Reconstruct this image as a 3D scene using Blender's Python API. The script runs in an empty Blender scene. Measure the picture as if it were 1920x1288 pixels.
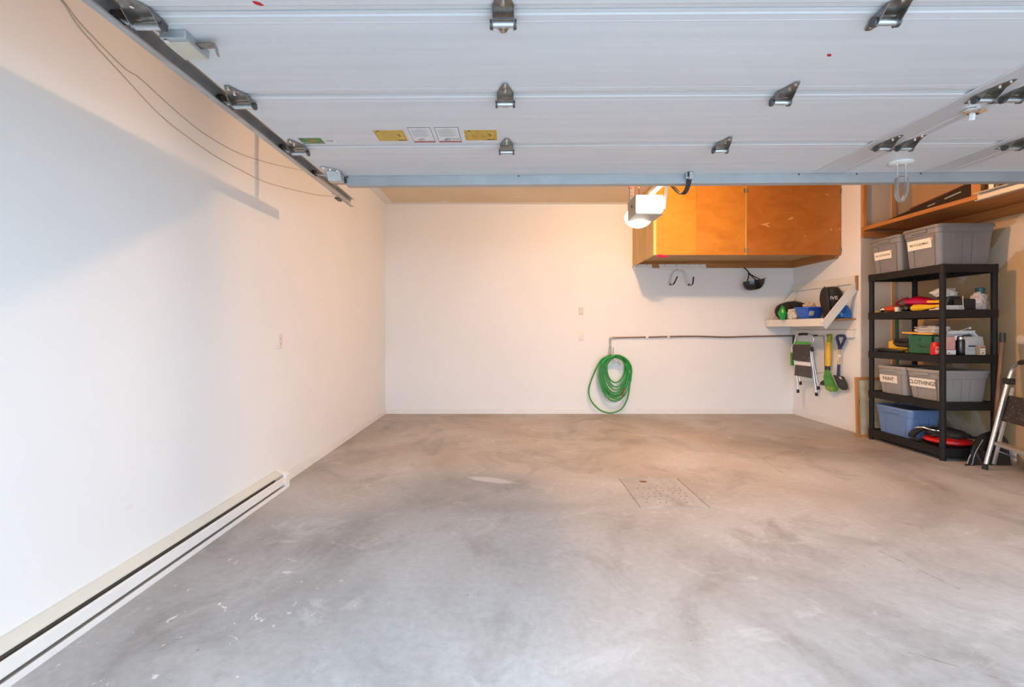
import bpy, bmesh, math, random
from mathutils import Vector, Matrix, noise
C = bpy.context.scene.collection
PI = math.pi
rnd = random.Random(7)

# ------------------------------------------------------------------ camera, sky, lamps, exposure
FPX = 862.0; VX = 955.0; VY = 617.0; EYE = 1.23
cd = bpy.data.cameras.new('camera'); cam = bpy.data.objects.new('camera', cd); C.objects.link(cam)
cam.location = (0, 0, EYE); cam.rotation_euler = (PI/2, 0, 0)
cd.sensor_width = 36; cd.lens = FPX/1920*36
cd.shift_x = (960-VX)/1920; cd.shift_y = (VY-644)/1920
cd.clip_start = 0.02; cd.clip_end = 200
bpy.context.scene.camera = cam

w = bpy.data.worlds.new('sky'); bpy.context.scene.world = w; w.use_nodes = True
bg = w.node_tree.nodes['Background']
bg.inputs[0].default_value = (0.66, 0.835, 1.0, 1); bg.inputs[1].default_value = 6.1

def lamp(name, loc, power, col, r, parent=None):
    l = bpy.data.lights.new(name, 'POINT'); l.energy = power; l.color = col; l.shadow_soft_size = r
    o = bpy.data.objects.new(name, l); C.objects.link(o); o.location = loc
    if parent: o.parent = parent
    return o
WARM = (1.0, 0.58, 0.30)
LAMP_POS = (1.55, 4.2, 2.86); LAMP_POWER = 150

vs = bpy.context.scene.view_settings
vs.view_transform = 'Standard'; vs.look = 'None'; vs.gamma = 1; vs.use_curve_mapping = False
vs.exposure = 0.0

# ------------------------------------------------------------------ helpers
def at(px, py, Y):
    return Vector(((px-VX)*Y/FPX, Y, EYE+(VY-py)*Y/FPX))

def wm(o):
    m = o.matrix_basis.copy()
    while o.parent:
        o = o.parent; m = o.matrix_basis @ m
    return m

def tag(o, label=None, cat=None, group=None, kind=None):
    if label: o['label'] = label
    if cat: o['category'] = cat
    if group: o['group'] = group
    if kind: o['kind'] = kind
    return o

def thing(name, label, cat, loc=(0, 0, 0), rot=(0, 0, 0), group=None):
    o = bpy.data.objects.new(name, None); C.objects.link(o)
    o.location = loc; o.rotation_euler = rot; o.empty_display_size = .05
    return tag(o, label, cat, group)

def dup(root, loc=None, rot=None, label=None, parent=None):
    c = root.copy(); C.objects.link(c)
    if parent: c.parent = parent
    if loc is not None: c.location = loc
    if rot is not None: c.rotation_euler = rot
    if label: c['label'] = label
    for ch in list(root.children):
        dup(ch, parent=c)
    return c

def spline(pts, n=8, closed=False):
    P = [Vector(p) for p in pts]; N = len(P); out = []
    segs = N if closed else N-1
    for i in range(segs):
        if closed:
            a, b, c, d = P[(i-1) % N], P[i], P[(i+1) % N], P[(i+2) % N]
        else:
            a, b, c, d = P[max(i-1, 0)], P[i], P[i+1], P[min(i+2, N-1)]
        for k in range(n):
            t = k/n
            out.append(0.5*((2*b)+(c-a)*t+(2*a-5*b+4*c-d)*t*t+(3*b-a-3*c+d)*t**3))
    if not closed: out.append(P[-1])
    return out

class MB:
    def __init__(s, world=True):
        s.bm = bmesh.new(); s.world = world; s.mi = 0
    def f(s, vs_):
        try:
            fc = s.bm.faces.new(vs_); fc.material_index = s.mi; return fc
        except ValueError:
            return None
    def v(s, p): return s.bm.verts.new(p)
    def box(s, x0, x1, y0, y1, z0, z1, M=None):
        c = [Vector((x, y, z)) for x in (x0, x1) for y in (y0, y1) for z in (z0, z1)]
        if M: c = [M @ p for p in c]
        q = [s.v(p) for p in c]
        for a in ((0, 1, 3, 2), (4, 6, 7, 5), (0, 4, 5, 1), (2, 3, 7, 6), (0, 2, 6, 4), (1, 5, 7, 3)):
            s.f([q[i] for i in a])
        return s
    def loft(s, rings, cap0=True, cap1=True, closed=True):
        R = [[s.v(p) for p in r] for r in rings]
        n = len(R[0])
        for a, b in zip(R, R[1:]):
            for i in range(n if closed else n-1):
                j = (i+1) % n
                s.f([a[i], a[j], b[j], b[i]])
        if cap0: s.f(list(reversed(R[0])))
        if cap1: s.f(R[-1])
        return s
    def sweep(s, path, prof, up=(0, 0, 1), closed=False, caps=True, scales=None):
        P = [Vector(p) for p in path]; n = len(P)
        T = []
        for i in range(n):
            a = P[(i-1) % n] if (closed or i) else P[0]
            b = P[(i+1) % n] if (closed or i < n-1) else P[-1]
            t = (b-a); T.append(t.normalized() if t.length > 1e-9 else Vector((0, 0, 1)))
        u = Vector(up); u = u-T[0]*u.dot(T[0])
        if u.length < 1e-4:
            u = T[0].orthogonal()
        u.normalize(); rings = []
        for i in range(n):
            if i:
                u = u-T[i]*u.dot(T[i]); u.normalize()
            sd = T[i].cross(u); k = scales[i] if scales else 1
            rings.append([P[i]+sd*(a*k)+u*(b*k) for a, b in prof])
        if closed:
            rings.append(rings[0]); R = [[s.v(p) for p in r] for r in rings[:-1]]; R.append(R[0]); m = len(prof)
            for a, b in zip(R, R[1:]):
                for i in range(m):
                    s.f([a[i], a[(i+1) % m], b[(i+1) % m], b[i]])
        else:
            s.loft(rings, caps, caps)
        return s
    def tube(s, path, r, seg=10, closed=False, scales=None):
        return s.sweep(path, [(r*math.cos(2*PI*i/seg), r*math.sin(2*PI*i/seg)) for i in range(seg)], closed=closed, scales=scales)
    def bar(s, path, wid, th, up=(0, 0, 1)):
        return s.sweep(path, [(-wid/2, -th/2), (wid/2, -th/2), (wid/2, th/2), (-wid/2, th/2)], up=up)
    def cyl(s, p0, p1, r, r1=None, seg=16):
        return s.sweep([p0, p1], [(r*math.cos(2*PI*i/seg), r*math.sin(2*PI*i/seg)) for i in range(seg)], scales=[1, (r if r1 is None else r1)/r])
    def lathe(s, prof, c=(0, 0, 0), seg=20, M=None):
        M = M or Matrix.Translation(c)
        s.loft([[M @ Vector((r*math.cos(2*PI*i/seg), r*math.sin(2*PI*i/seg), z)) for i in range(seg)] for r, z in prof])
        return s
    def prism(s, poly, vec):
        v = Vector(vec)
        a = [s.v(Vector(p)) for p in poly]; b = [s.v(Vector(p)+v) for p in poly]; n = len(a)
        s.f(list(reversed(a))); s.f(b)
        for i in range(n):
            s.f([a[i], a[(i+1) % n], b[(i+1) % n], b[i]])
        return s
    def blob(s, c, r, amp=.12, freq=2.2, seed=0, flat=.55, sub=4, crease=0.0, shape=None):
        """a lumpy closed bag: ellipsoid of half sizes r at c, flattened underneath"""
        t = bmesh.new(); bmesh.ops.create_icosphere(t, subdivisions=sub, radius=1)
        off = Vector((seed*7.3, seed*3.1, seed*1.7)); idx = {}
        for q in t.verts:
            d = q.co.normalized()
            k = 1+amp*noise.noise(d*freq+off)*1.6
            if crease:
                k += crease*(abs(noise.noise(d*freq*2.7+off*2))-.25)+crease*.5*(abs(noise.noise(d*freq*6+off*3))-.25)
            p = Vector((d.x*k*r[0], d.y*k*r[1], d.z*k*r[2]))
            if shape: p = shape(p)
            if p.z < -flat*r[2]: p.z = -flat*r[2]
            idx[q.index] = s.v(Vector(c)+p)
        for fc in t.faces:
            s.f([idx[q.index] for q in fc.verts])
        t.free(); return s
    def build(s, name, m, parent=None, smooth=None, bevel=0, sub=0):
        if parent and s.world:
            s.bm.transform(wm(parent).inverted())
        bmesh.ops.recalc_face_normals(s.bm, faces=s.bm.faces)
        me = bpy.data.meshes.new(name); s.bm.to_mesh(me); s.bm.free()
        for x in (m if isinstance(m, (list, tuple)) else [m]): me.materials.append(x)
        if smooth is not None:
            me.polygons.foreach_set('use_smooth', [True]*len(me.polygons))
            if smooth > 0: me.set_sharp_from_angle(angle=math.radians(smooth))
        o = bpy.data.objects.new(name, me); C.objects.link(o)
        if parent: o.parent = parent
        if bevel:
            b = o.modifiers.new('bevel', 'BEVEL'); b.width = bevel; b.segments = 2; b.limit_method = 'ANGLE'; b.angle_limit = math.radians(40)
        if sub:
            b = o.modifiers.new('sub', 'SUBSURF'); b.levels = sub; b.render_levels = sub
        return o

def lettering(name, body, size, m, M, parent, thick=.0004, spacing=1.0, shear=0):
    """M: world matrix of the text plane (x = reading direction, y = up), centred"""
    cu = bpy.data.curves.new(name, 'FONT'); cu.body = body; cu.size = size; cu.align_x = 'CENTER'; cu.align_y = 'CENTER'
    cu.extrude = thick; cu.space_character = spacing; cu.shear = shear; cu.offset = size*.012
    t = bpy.data.objects.new('tmp', cu); C.objects.link(t)
    dg = bpy.context.evaluated_depsgraph_get()
    me = bpy.data.meshes.new_from_object(t.evaluated_get(dg))
    bpy.data.objects.remove(t)
    me.transform((wm(parent).inverted() @ M))
    me.materials.clear(); me.materials.append(m); me.name = name
    o = bpy.data.objects.new(name, me); C.objects.link(o); o.parent = parent
    return o

def frame_m(origin, x, y):
    x = Vector(x).normalized(); y = Vector(y); y = (y-x*y.dot(x)).normalized(); z = x.cross(y)
    return Matrix(((x.x, y.x, z.x, origin[0]), (x.y, y.y, z.y, origin[1]), (x.z, y.z, z.z, origin[2]), (0, 0, 0, 1)))

def rrect(x0, x1, y0, y1, z, r, n=5):
    out = []
    for cx, cy, a0 in ((x1-r, y1-r, 0), (x0+r, y1-r, PI/2), (x0+r, y0+r, PI), (x1-r, y0+r, 1.5*PI)):
        for k in range(n+1):
            a = a0+PI/2*k/n
            out.append(Vector((cx+r*math.cos(a), cy+r*math.sin(a), z)))
    return out

# ------------------------------------------------------------------ materials
class NT:
    def __init__(s, name):
        s.m = bpy.data.materials.new(name); s.m.use_nodes = True
        s.t = s.m.node_tree; s.b = s.t.nodes['Principled BSDF']; s.co = None
    def n(s, typ, **kw):
        x = s.t.nodes.new(typ)
        for k, v in kw.items(): setattr(x, k, v)
        return x
    def l(s, a, b): s.t.links.new(a, b)
    def coord(s, scale=(1, 1, 1), loc=(0, 0, 0), rot=(0, 0, 0)):
        tc = s.n('ShaderNodeTexCoord'); mp = s.n('ShaderNodeMapping')
        mp.inputs['Scale'].default_value = scale; mp.inputs['Location'].default_value = loc; mp.inputs['Rotation'].default_value = rot
        s.l(tc.outputs['Object'], mp.inputs[0]); return mp.outputs[0]
    def noise(s, scale, detail=4, rough=.55, dist=0, vec=None, **kw):
        x = s.n('ShaderNodeTexNoise'); x.inputs['Scale'].default_value = scale; x.inputs['Detail'].default_value = detail
        x.inputs['Roughness'].default_value = rough; x.inputs['Distortion'].default_value = dist
        s.l(vec if vec is not None else s.coord(**kw), x.inputs['Vector']); return x.outputs[0]
    def ramp(s, fac, stops):
        r = s.n('ShaderNodeValToRGB'); e = r.color_ramp.elements
        while len(e) < len(stops): e.new(.5)
        for k, (p, c) in enumerate(stops):
            e[k].position = p; e[k].color = (*c, 1) if len(c) == 3 else c
        s.l(fac, r.inputs[0]); return r.outputs[0]
    def mix(s, a, b, fac, mode='MIX'):
        x = s.n('ShaderNodeMix', data_type='RGBA', blend_type=mode)
        for sock, v in ((x.inputs[0], fac), (x.inputs[6], a), (x.inputs[7], b)):
            if hasattr(v, 'is_output'): s.l(v, sock)
            elif isinstance(v, (int, float)): sock.default_value = v
            else: sock.default_value = (*v, 1)
        return x.outputs[2]
    def math(s, op, a, b=0.0, c=None, clamp=False):
        x = s.n('ShaderNodeMath', operation=op); x.use_clamp = clamp
        for i, v in enumerate((a, b) if c is None else (a, b, c)):
            if hasattr(v, 'is_output'): s.l(v, x.inputs[i])
            else: x.inputs[i].default_value = v
        return x.outputs[0]
    def bump(s, h, strength=.2, dist=.01):
        x = s.n('ShaderNodeBump'); x.inputs['Strength'].default_value = strength; x.inputs['Distance'].default_value = dist
        s.l(h, x.inputs['Height']); s.l(x.outputs[0], s.b.inputs['Normal']); return x
    def done(s, col=None, rough=None, metal=None):
        if col is not None:
            if hasattr(col, 'is_output'): s.l(col, s.b.inputs['Base Color'])
            else: s.b.inputs['Base Color'].default_value = (*col, 1)
        if rough is not None:
            if hasattr(rough, 'is_output'): s.l(rough, s.b.inputs['Roughness'])
            else: s.b.inputs['Roughness'].default_value = rough
        if metal is not None: s.b.inputs['Metallic'].default_value = metal
        return s.m

def plain(name, col, rough=.5, metal=0, var=.12, scale=8, bump=0, bscale=60, stretch=(1, 1, 1)):
    t = NT(name)
    d = tuple(c*(1-var) for c in col); u = tuple(min(1, c*(1+var)) for c in col)
    t.done(t.ramp(t.noise(scale, 4, scale and .6, vec=t.coord(scale=stretch)), [(.3, d), (.7, u)]), rough, metal)
    if bump: t.bump(t.noise(bscale, 3), bump, .004)
    return t.m

def glow(name, col, strength):
    t = NT(name); t.done((.9, .9, .88), .4)
    t.b.inputs['Emission Color'].default_value = (*col, 1); t.b.inputs['Emission Strength'].default_value = strength
    return t.m

def wood(name, c0, c1, c2, axis='x', rough=.5, scale=1.0, knots=True):
    t = NT(name)
    st = {'x': (1, 14, 14), 'y': (14, 1, 14), 'z': (14, 14, 1)}[axis]
    g = t.noise(1.6*scale, 6, .6, .6, vec=t.coord(scale=st))
    col = t.ramp(g, [(.3, c0), (.5, c1), (.7, c2)])
    if knots:
        st2 = {'x': (1.2, 4, 4), 'y': (4, 1.2, 4), 'z': (4, 4, 1.2)}[axis]
        vo = t.n('ShaderNodeTexVoronoi'); vo.inputs['Scale'].default_value = 1.8*scale
        t.l(t.coord(scale=st2), vo.inputs['Vector'])
        kn = t.ramp(vo.outputs['Distance'], [(.06, (1, 1, 1)), (.14, (0, 0, 0))])
        col = t.mix(col, tuple(c*.45 for c in c0), kn)
    t.done(col, rough); t.bump(g, .08, .003)
    return t.m

def make_wall_white():
    t = NT('white wall paint')
    col = t.ramp(t.noise(1.1, 3), [(.3, (.795, .80, .80)), (.7, (.825, .83, .83))])
    sp = t.ramp(t.noise(9, 2, .5), [(.74, (0, 0, 0)), (.78, (1, 1, 1))])
    col = t.mix(col, (.70, .68, .65), t.math('MULTIPLY', sp, .25))
    t.done(col, .55); t.bump(t.noise(38, 4, .6), .05, .004); return t.m
def make_drywall(name, base, patch, seed):
    t = NT(name)
    col = t.ramp(t.noise(1.3, 3), [(.3, tuple(c*.92 for c in base)), (.7, tuple(min(1, c*1.06) for c in base))])
    v = t.coord(loc=(seed, seed*1.7, seed*.4), scale=(1, 1, 1))
    m1 = t.ramp(t.noise(1.15, 5, .5, .5, vec=v), [(.55, (0, 0, 0)), (.59, (1, 1, 1))])
    vo = t.n('ShaderNodeTexVoronoi'); vo.inputs['Scale'].default_value = 2.1; t.l(t.coord(loc=(.3, .2, seed)), vo.inputs['Vector'])
    m2 = t.ramp(vo.outputs['Distance'], [(.07, (1, 1, 1)), (.11, (0, 0, 0))])
    col = t.mix(col, patch, t.math('MULTIPLY', m1, .75)); col = t.mix(col, patch, t.math('MULTIPLY', m2, .7))
    t.done(col, .8); t.bump(t.noise(70, 3), .05, .003); return t.m
def make_ceiling():
    t = NT('ceiling drywall')
    tc = t.n('ShaderNodeTexCoord'); sx = t.n('ShaderNodeSeparateXYZ'); t.l(tc.outputs['Object'], sx.inputs[0])
    base = t.ramp(t.noise(1.4, 3), [(.3, (.70, .56, .38)), (.7, (.78, .64, .45))])
    vo = t.n('ShaderNodeTexVoronoi'); vo.inputs['Scale'].default_value = 1.6; t.l(t.coord(), vo.inputs['Vector'])
    sp = t.ramp(vo.outputs['Distance'], [(.08, (1, 1, 1)), (.13, (0, 0, 0))])
    base = t.mix(base, (.84, .76, .62), t.math('MULTIPLY', sp, .8))
    wob = t.math('MULTIPLY', t.math('SUBTRACT', t.noise(3, 3), .5), .06)
    left = t.math('LESS_THAN', t.math('ADD', sx.outputs[0], wob), -1.67)
    back = t.math('GREATER_THAN', t.math('ADD', sx.outputs[1], wob), 6.57)
    base = t.mix(base, (.85, .82, .77), t.math('MAXIMUM', left, back))
    t.done(base, .8); return t.m
def make_floor():
    t = NT('worn concrete')
    tc = t.n('ShaderNodeTexCoord'); sx = t.n('ShaderNodeSeparateXYZ'); t.l(tc.outputs['Object'], sx.inputs[0])
    X, Y = sx.outputs[0], sx.outputs[1]
    big = t.noise(.75, 6, .58, .7)
    col = t.ramp(big, [(.30, (.28, .274, .268)), (.44, (.385, .384, .382)), (.58, (.465, .47, .475)), (.72, (.54, .55, .56))])
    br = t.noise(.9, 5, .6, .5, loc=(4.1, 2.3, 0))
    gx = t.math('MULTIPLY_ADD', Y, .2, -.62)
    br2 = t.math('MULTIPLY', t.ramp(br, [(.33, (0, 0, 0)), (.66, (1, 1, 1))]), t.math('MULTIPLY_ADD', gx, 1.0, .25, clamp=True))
    col = t.mix(col, (.37, .275, .18), t.math('MULTIPLY', br2, .75))  # brown tint growing towards the back: warm light painted into the concrete
    st = t.noise(1.9, 6, .6, .9, vec=t.coord(loc=(1.3, 7.7, 0), scale=(1, .75, 1)))
    col = t.mix(col, (.165, .15, .13), t.math('MULTIPLY', t.ramp(st, [(.52, (0, 0, 0)), (.74, (1, 1, 1))]), .6))
    fine = t.noise(26, 7, .7)
    col = t.mix(col, t.ramp(fine, [(.3, (.33, .33, .33)), (.7, (.67, .67, .67))]), .36, 'OVERLAY')
    # scraped pale films and dropped paint
    film = t.ramp(t.noise(3.2, 7, .7, 1.2, loc=(9, 3, 0)), [(.58, (0, 0, 0)), (.68, (1, 1, 1))])
    col = t.mix(col, (.64, .64, .65), t.math('MULTIPLY', film, .4))
    fl = t.ramp(t.noise(13, 4, .65, .8, loc=(3, 1, 0)), [(.65, (0, 0, 0)), (.67, (1, 1, 1))])
    dx = t.math('ADD', X, 1.2); dy = t.math('SUBTRACT', Y, 1.8)
    dd = t.math('SQRT', t.math('ADD', t.math('MULTIPLY', dx, dx), t.math('MULTIPLY', t.math('MULTIPLY', dy, dy), .45)))
    near = t.math('SUBTRACT', 1.0, t.math('MULTIPLY', dd, 1.1), clamp=True)
    col = t.mix(col, (.72, .71, .69), t.math('MULTIPLY', fl, t.math('MULTIPLY', near, 1.3, clamp=True)))
    # one pale drip mark
    wx = t.math('MULTIPLY', t.math('SUBTRACT', t.noise(5, 3), .5), .3)
    ex = t.math('DIVIDE', t.math('ADD', t.math('ADD', X, .14), wx), .20)
    ey = t.math('DIVIDE', t.math('SUBTRACT', Y, t.math('MULTIPLY_ADD', X, -.35, 3.70)), .07)
    er = t.math('ADD', t.math('MULTIPLY', ex, ex), t.math('MULTIPLY', ey, ey))
    col = t.mix(col, (.68, .69, .66), t.math('MULTIPLY', t.ramp(er, [(.5, (1, 1, 1)), (1.0, (0, 0, 0))]), .8))
    # thin cracks and specks
    vo = t.n('ShaderNodeTexVoronoi'); vo.inputs['Scale'].default_value = 7; t.l(t.coord(), vo.inputs['Vector'])
    spk = t.ramp(vo.outputs['Distance'], [(.025, (1, 1, 1)), (.045, (0, 0, 0))])
    col = t.mix(col, (.10, .09, .08), t.math('MULTIPLY', t.math('MULTIPLY', spk, .7), t.math('GREATER_THAN', t.noise(2.5, 2, loc=(5, 5, 0)), .54)))
    for (x0, y0, x1, y1, wd) in ((2.42, 4.55, 2.34, 3.93, .006), (2.05, 2.55, 2.13, 2.18, .006), (1.52, 1.75, 1.72, 1.62, .005)):
        L2 = (x1-x0)**2+(y1-y0)**2
        h = t.math('DIVIDE', t.math('ADD', t.math('MULTIPLY', t.math('SUBTRACT', X, x0), x1-x0), t.math('MULTIPLY', t.math('SUBTRACT', Y, y0), y1-y0)), L2, clamp=True)
        ax = t.math('SUBTRACT', t.math('SUBTRACT', X, x0), t.math('MULTIPLY', h, x1-x0))
        ay = t.math('SUBTRACT', t.math('SUBTRACT', Y, y0), t.math('MULTIPLY', h, y1-y0))
        d = t.math('SQRT', t.math('ADD', t.math('MULTIPLY', ax, ax), t.math('MULTIPLY', ay, ay)))
        d = t.math('ADD', d, t.math('MULTIPLY', t.math('SUBTRACT', t.noise(14, 3), .5), .03))
        col = t.mix(col, (.14, .125, .115), t.math('MULTIPLY', t.math('LESS_THAN', t.math('ABSOLUTE', d), wd*.7), .42))
    t.done(col, t.math('MULTIPLY_ADD', fine, .3, .38))
    t.bump(t.math('ADD', fine, t.math('MULTIPLY', t.noise(60, 3), .5)), .22, .004); return t.m

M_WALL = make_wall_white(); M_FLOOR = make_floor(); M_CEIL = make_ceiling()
M_TAN = make_drywall('unpainted drywall', (.54, .355, .19), (.74, .62, .48), 1.3)
M_GREYDRY = make_drywall('mudded drywall', (.58, .53, .47), (.68, .65, .60), 4.2)
M_TRIM = plain('white trim paint', (.80, .79, .77), .4, var=.03)
M_SHELFPAINT = plain('off white shelf paint', (.76, .73, .68), .45, var=.05, scale=5)
M_DOOR = NT('white door paint')
M_DOOR.done(M_DOOR.ramp(M_DOOR.noise(1.2, 5, .6, vec=M_DOOR.coord(scale=(.6, 16, 1))), [(.3, (.595, .61, .64)), (.7, (.665, .68, .705))]), .38)
M_DOOR.bump(M_DOOR.noise(2, 4, .6, vec=M_DOOR.coord(scale=(1, 60, 1))), .06, .002); M_DOOR = M_DOOR.m
M_STILE = plain('door stile paint', (.58, .58, .595), .3, .15, var=.05, stretch=(30, 1, 1), scale=3)
M_GALV = plain('galvanised steel', (.55, .58, .60), .34, .85, var=.12, scale=30)
M_STRUT = plain('galvanised strut', (.43, .455, .475), .45, .5, var=.08, scale=6)
M_ZINC = plain('zinc hardware', (.27, .26, .24), .3, .9, var=.3, scale=40)
M_DARKSTEEL = plain('dark steel', (.10, .10, .105), .4, .6)
M_CHROME = plain('chrome', (.8, .8, .8), .12, 1, var=.03)
M_ALU = plain('brushed aluminium', (.66, .66, .67), .34, .85, var=.06, stretch=(20, 20, 1))
M_BLACK = plain('black plastic', (.018, .017, .017), .42, var=.2)
M_BLACKGLOSS = plain('glossy black plastic', (.012, .013, .016), .15, var=.1)
M_BLACKFAB = plain('black fabric', (.02, .018, .017), .75, var=.3, bump=.3, bscale=120)
M_RUBBER = plain('black rubber', (.015, .015, .015), .7)
M_SHELFBLACK = plain('shelving resin', (.013, .0115, .011), .6, var=.15, bump=.1, bscale=90)
M_SHELFBLACK.node_tree.nodes['Principled BSDF'].inputs['Specular IOR Level'].default_value = .28
M_GREYTOTE = plain('grey tote plastic', (.20, .20, .212), .42, var=.06, bump=.04, bscale=120)
M_WARMTOTE = plain('taupe grey tote plastic', (.29, .272, .256), .42, var=.06, bump=.04, bscale=120)
M_BLUETOTE = plain('blue tote plastic', (.13, .22, .42), .4, var=.06, bump=.04, bscale=120)
M_BLUEBIN = plain('bright blue plastic', (.03, .12, .55), .35, var=.06)
M_PAPER = plain('paper label', (.80, .75, .66), .8, var=.03)
M_INK = plain('black ink', (.03, .025, .022), .8)
M_PINE = wood('varnished pine', (.28, .105, .025), (.38, .155, .04), (.48, .21, .065), 'x')
M_PINEY = wood('pine lumber', (.32, .115, .028), (.43, .17, .045), (.52, .23, .07), 'y')
M_PINEZ = wood('pine stud', (.38, .15, .04), (.48, .21, .06), (.58, .28, .10), 'z')
M_SIDEPINE = wood('golden pine side', (.50, .28, .07), (.62, .37, .11), (.70, .45, .16), 'z')
M_BROWNPOLE = wood('brown wooden handle', (.10, .05, .025), (.17, .09, .045), (.26, .15, .08), 'z', knots=False)
M_POLE = wood('pale wooden shaft', (.45, .30, .15), (.55, .38, .2), (.62, .45, .26), 'z', knots=False)
def make_ply(name, c0, c1, c2, seed):
    t = NT(name)
    g = t.noise(2.0, 7, .66, .8, vec=t.coord(scale=(1.6, 6, 3), loc=(seed, seed, seed)))
    col = t.ramp(g, [(.3, c0), (.5, c1), (.72, c2)])
    fine = t.noise(90, 3, .7)
    col = t.mix(col, tuple(c*.55 for c in c0), t.math('MULTIPLY', t.ramp(fine, [(.58, (0, 0, 0)), (.72, (1, 1, 1))]), .3))
    wn = t.ramp(t.noise(5, 3, .5, .3, vec=t.coord(scale=(1, 1, 2.6), loc=(seed*3, 0, seed))), [(.735, (0, 0, 0)), (.75, (1, 1, 1))])
    col = t.mix(col, (.78, .48, .18), t.math('MULTIPLY', wn, .55))
    t.done(col, .38); t.bump(fine, .05, .002); return t.m
M_PLY = [make_ply('orange varnished plywood', (.44, .165, .02), (.53, .21, .026), (.59, .25, .038), 1.1),
         make_ply('reddish varnished plywood', (.33, .105, .016), (.40, .135, .02), (.47, .17, .03), 5.3),
         make_ply('golden varnished plywood', (.49, .20, .022), (.58, .255, .03), (.63, .30, .042), 8.7)]
M_PLYUNDER = wood('plywood underside', (.36, .20, .055), (.44, .25, .075), (.5, .3, .1), 'x', knots=False)
M_COPPER = plain('aged copper', (.30, .17, .11), .38, .7, var=.25, scale=12)
M_BRASS = plain('dull brass fitting', (.42, .37, .28), .35, .8, var=.2, scale=20)
M_HOSE = plain('green hose rubber', (.02, .30, .05), .32, var=.15)
M_WHITEPL = plain('white plastic', (.78, .78, .76), .35, var=.02)
M_GREEN = plain('green plastic', (.06, .30, .03), .4, var=.2)
M_DKGREEN = plain('dark green plastic', (.015, .11, .05), .4, var=.15)
M_TEAL = plain('teal metal', (.03, .11, .115), .4, var=.2)
M_YELLOW = plain('yellow plastic', (.72, .42, .01), .35, var=.08)
M_RED = plain('red plastic', (.55, .006, .007), .38, var=.1)
M_MAGENTA = plain('magenta plastic', (.42, .005, .06), .2, var=.08)
M_CRIMSON = plain('dark crimson plastic', (.20, .006, .012), .3, var=.1)
M_ORANGE = plain('orange plastic', (.75, .25, .02), .4, var=.08)
M_NAVY = plain('navy plastic', (.02, .035, .10), .4, var=.1)
M_BLUEBAG = plain('blue plastic film', (.01, .13, .45), .2, var=.4, scale=14)
M_CLEARBAG = plain('cloudy plastic film', (.50, .50, .49), .15, var=.25, scale=18)
M_WHITEBAG = plain('white plastic film', (.66, .62, .57), .3, var=.25, scale=22)
M_BEIGE = plain('beige cloth', (.52, .38, .26), .8, var=.3, scale=30)
M_PINK = plain('pink carton', (.62, .33, .29), .5, var=.12, scale=20)
M_BULB = glow('lit opener lens', (1.0, .93, .82), 6.0)
M_HOUSING = plain('opener housing', (.40, .37, .34), .4, .2, var=.04)
def make_floral():
    t = NT('floral bag film')
    col = t.ramp(t.noise(38, 4, .7, 1), [(.35, (.40, .28, .14)), (.48, (.62, .50, .44)), (.6, (.60, .58, .60)), (.72, (.55, .22, .2))])
    t.done(col, .25); return t.m
M_FLORAL = make_floral()
def make_speck(name, base, fleck):
    t = NT(name)
    vo = t.n('ShaderNodeTexVoronoi'); vo.inputs['Scale'].default_value = 70; t.l(t.coord(), vo.inputs['Vector'])
    t.done(t.mix(base, fleck, t.math('MULTIPLY', t.ramp(vo.outputs['Distance'], [(.2, (1, 1, 1)), (.3, (0, 0, 0))]), t.math('GREATER_THAN', t.noise(30, 2), .55))), .75); return t.m
M_SPECK = make_speck('worn grip mat', (.05, .043, .04), (.3, .28, .25))

# ------------------------------------------------------------------ the room
XL, XR, XA, YB, YA, YF, ZC = -1.80, 4.12, 4.72, 6.67, 5.40, .45, 3.04
def struct(name, bm, m, label, **kw):
    o = bm.build(name, m, **kw); return tag(o, label, None, None, 'structure')
struct('floor', MB().box(XL-.1, XA+.1, YF-.12, YB+.1, -.12, 0), M_FLOOR, 'worn grey concrete garage floor with dark stains and warm light painted into its back')
struct('ceiling', MB().box(XL-.1, XA+.1, YF-.12, YB+.1, ZC, ZC+.12), M_CEIL, 'tan unpainted drywall ceiling with white edge bands')
struct('wall_left', MB().box(XL-.1, XL, YF, YB+.1, 0, ZC), M_WALL, 'white painted left garage wall')
struct('wall_back', MB().box(XL, XR, YB, YB+.1, 0, ZC), M_WALL, 'white painted back garage wall')
struct('wall_right', MB().box(XR, XA+.1, YA, YB+.1, 0, ZC), [M_WALL], 'cream painted right wall beside the orange cabinet')
struct('wall_alcove', MB().box(XA, XA+.1, YF, YA, 0, ZC), M_TAN, 'tan unpainted drywall behind the black shelving unit')
struct('wall_alcove_end', MB().box(XR+.004, XA, YA-.012, YA, 0, ZC), M_GREYDRY, 'mudded drywall at the far end of the alcove')
fw = MB(); DX0, DX1, DZ = -1.22, 3.64, 2.16
fw.box(XL-.1, DX0, YF-.12, YF, 0, ZC); fw.box(DX1, XA+.1, YF-.12, YF, 0, ZC); fw.box(DX0, DX1, YF-.12, YF, DZ, ZC)
struct('wall_front', fw, M_WALL, 'front garage wall with the open vehicle doorway')
struct('driveway', MB().box(-14, 16, -22, YF-.12, -.14, -.02), plain('driveway concrete', (.48, .47, .46), .8), 'pale concrete driveway outside the garage')
def skirting(name, x0, x1, y0, y1, label, h=.075):
    b = MB().box(x0, x1, y0, y1, 0, h); struct(name, b, M_TRIM, label, bevel=.004)
skirting('baseboard_left', XL, XL+.014, 3.56, YB, 'white baseboard along the left wall beyond the heater')
skirting('baseboard_back', XL+.014, XR-.014, YB-.014, YB, 'white baseboard along the back wall')
skirting('baseboard_right', XR-.014, XR, YA, YB-.0, 'cream baseboard under the wall shelf corner', .085)
skirting('baseboard_alcove', XA-.014, XA, YF, YA-.014, 'plain board along the foot of the tan wall', .11)
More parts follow.
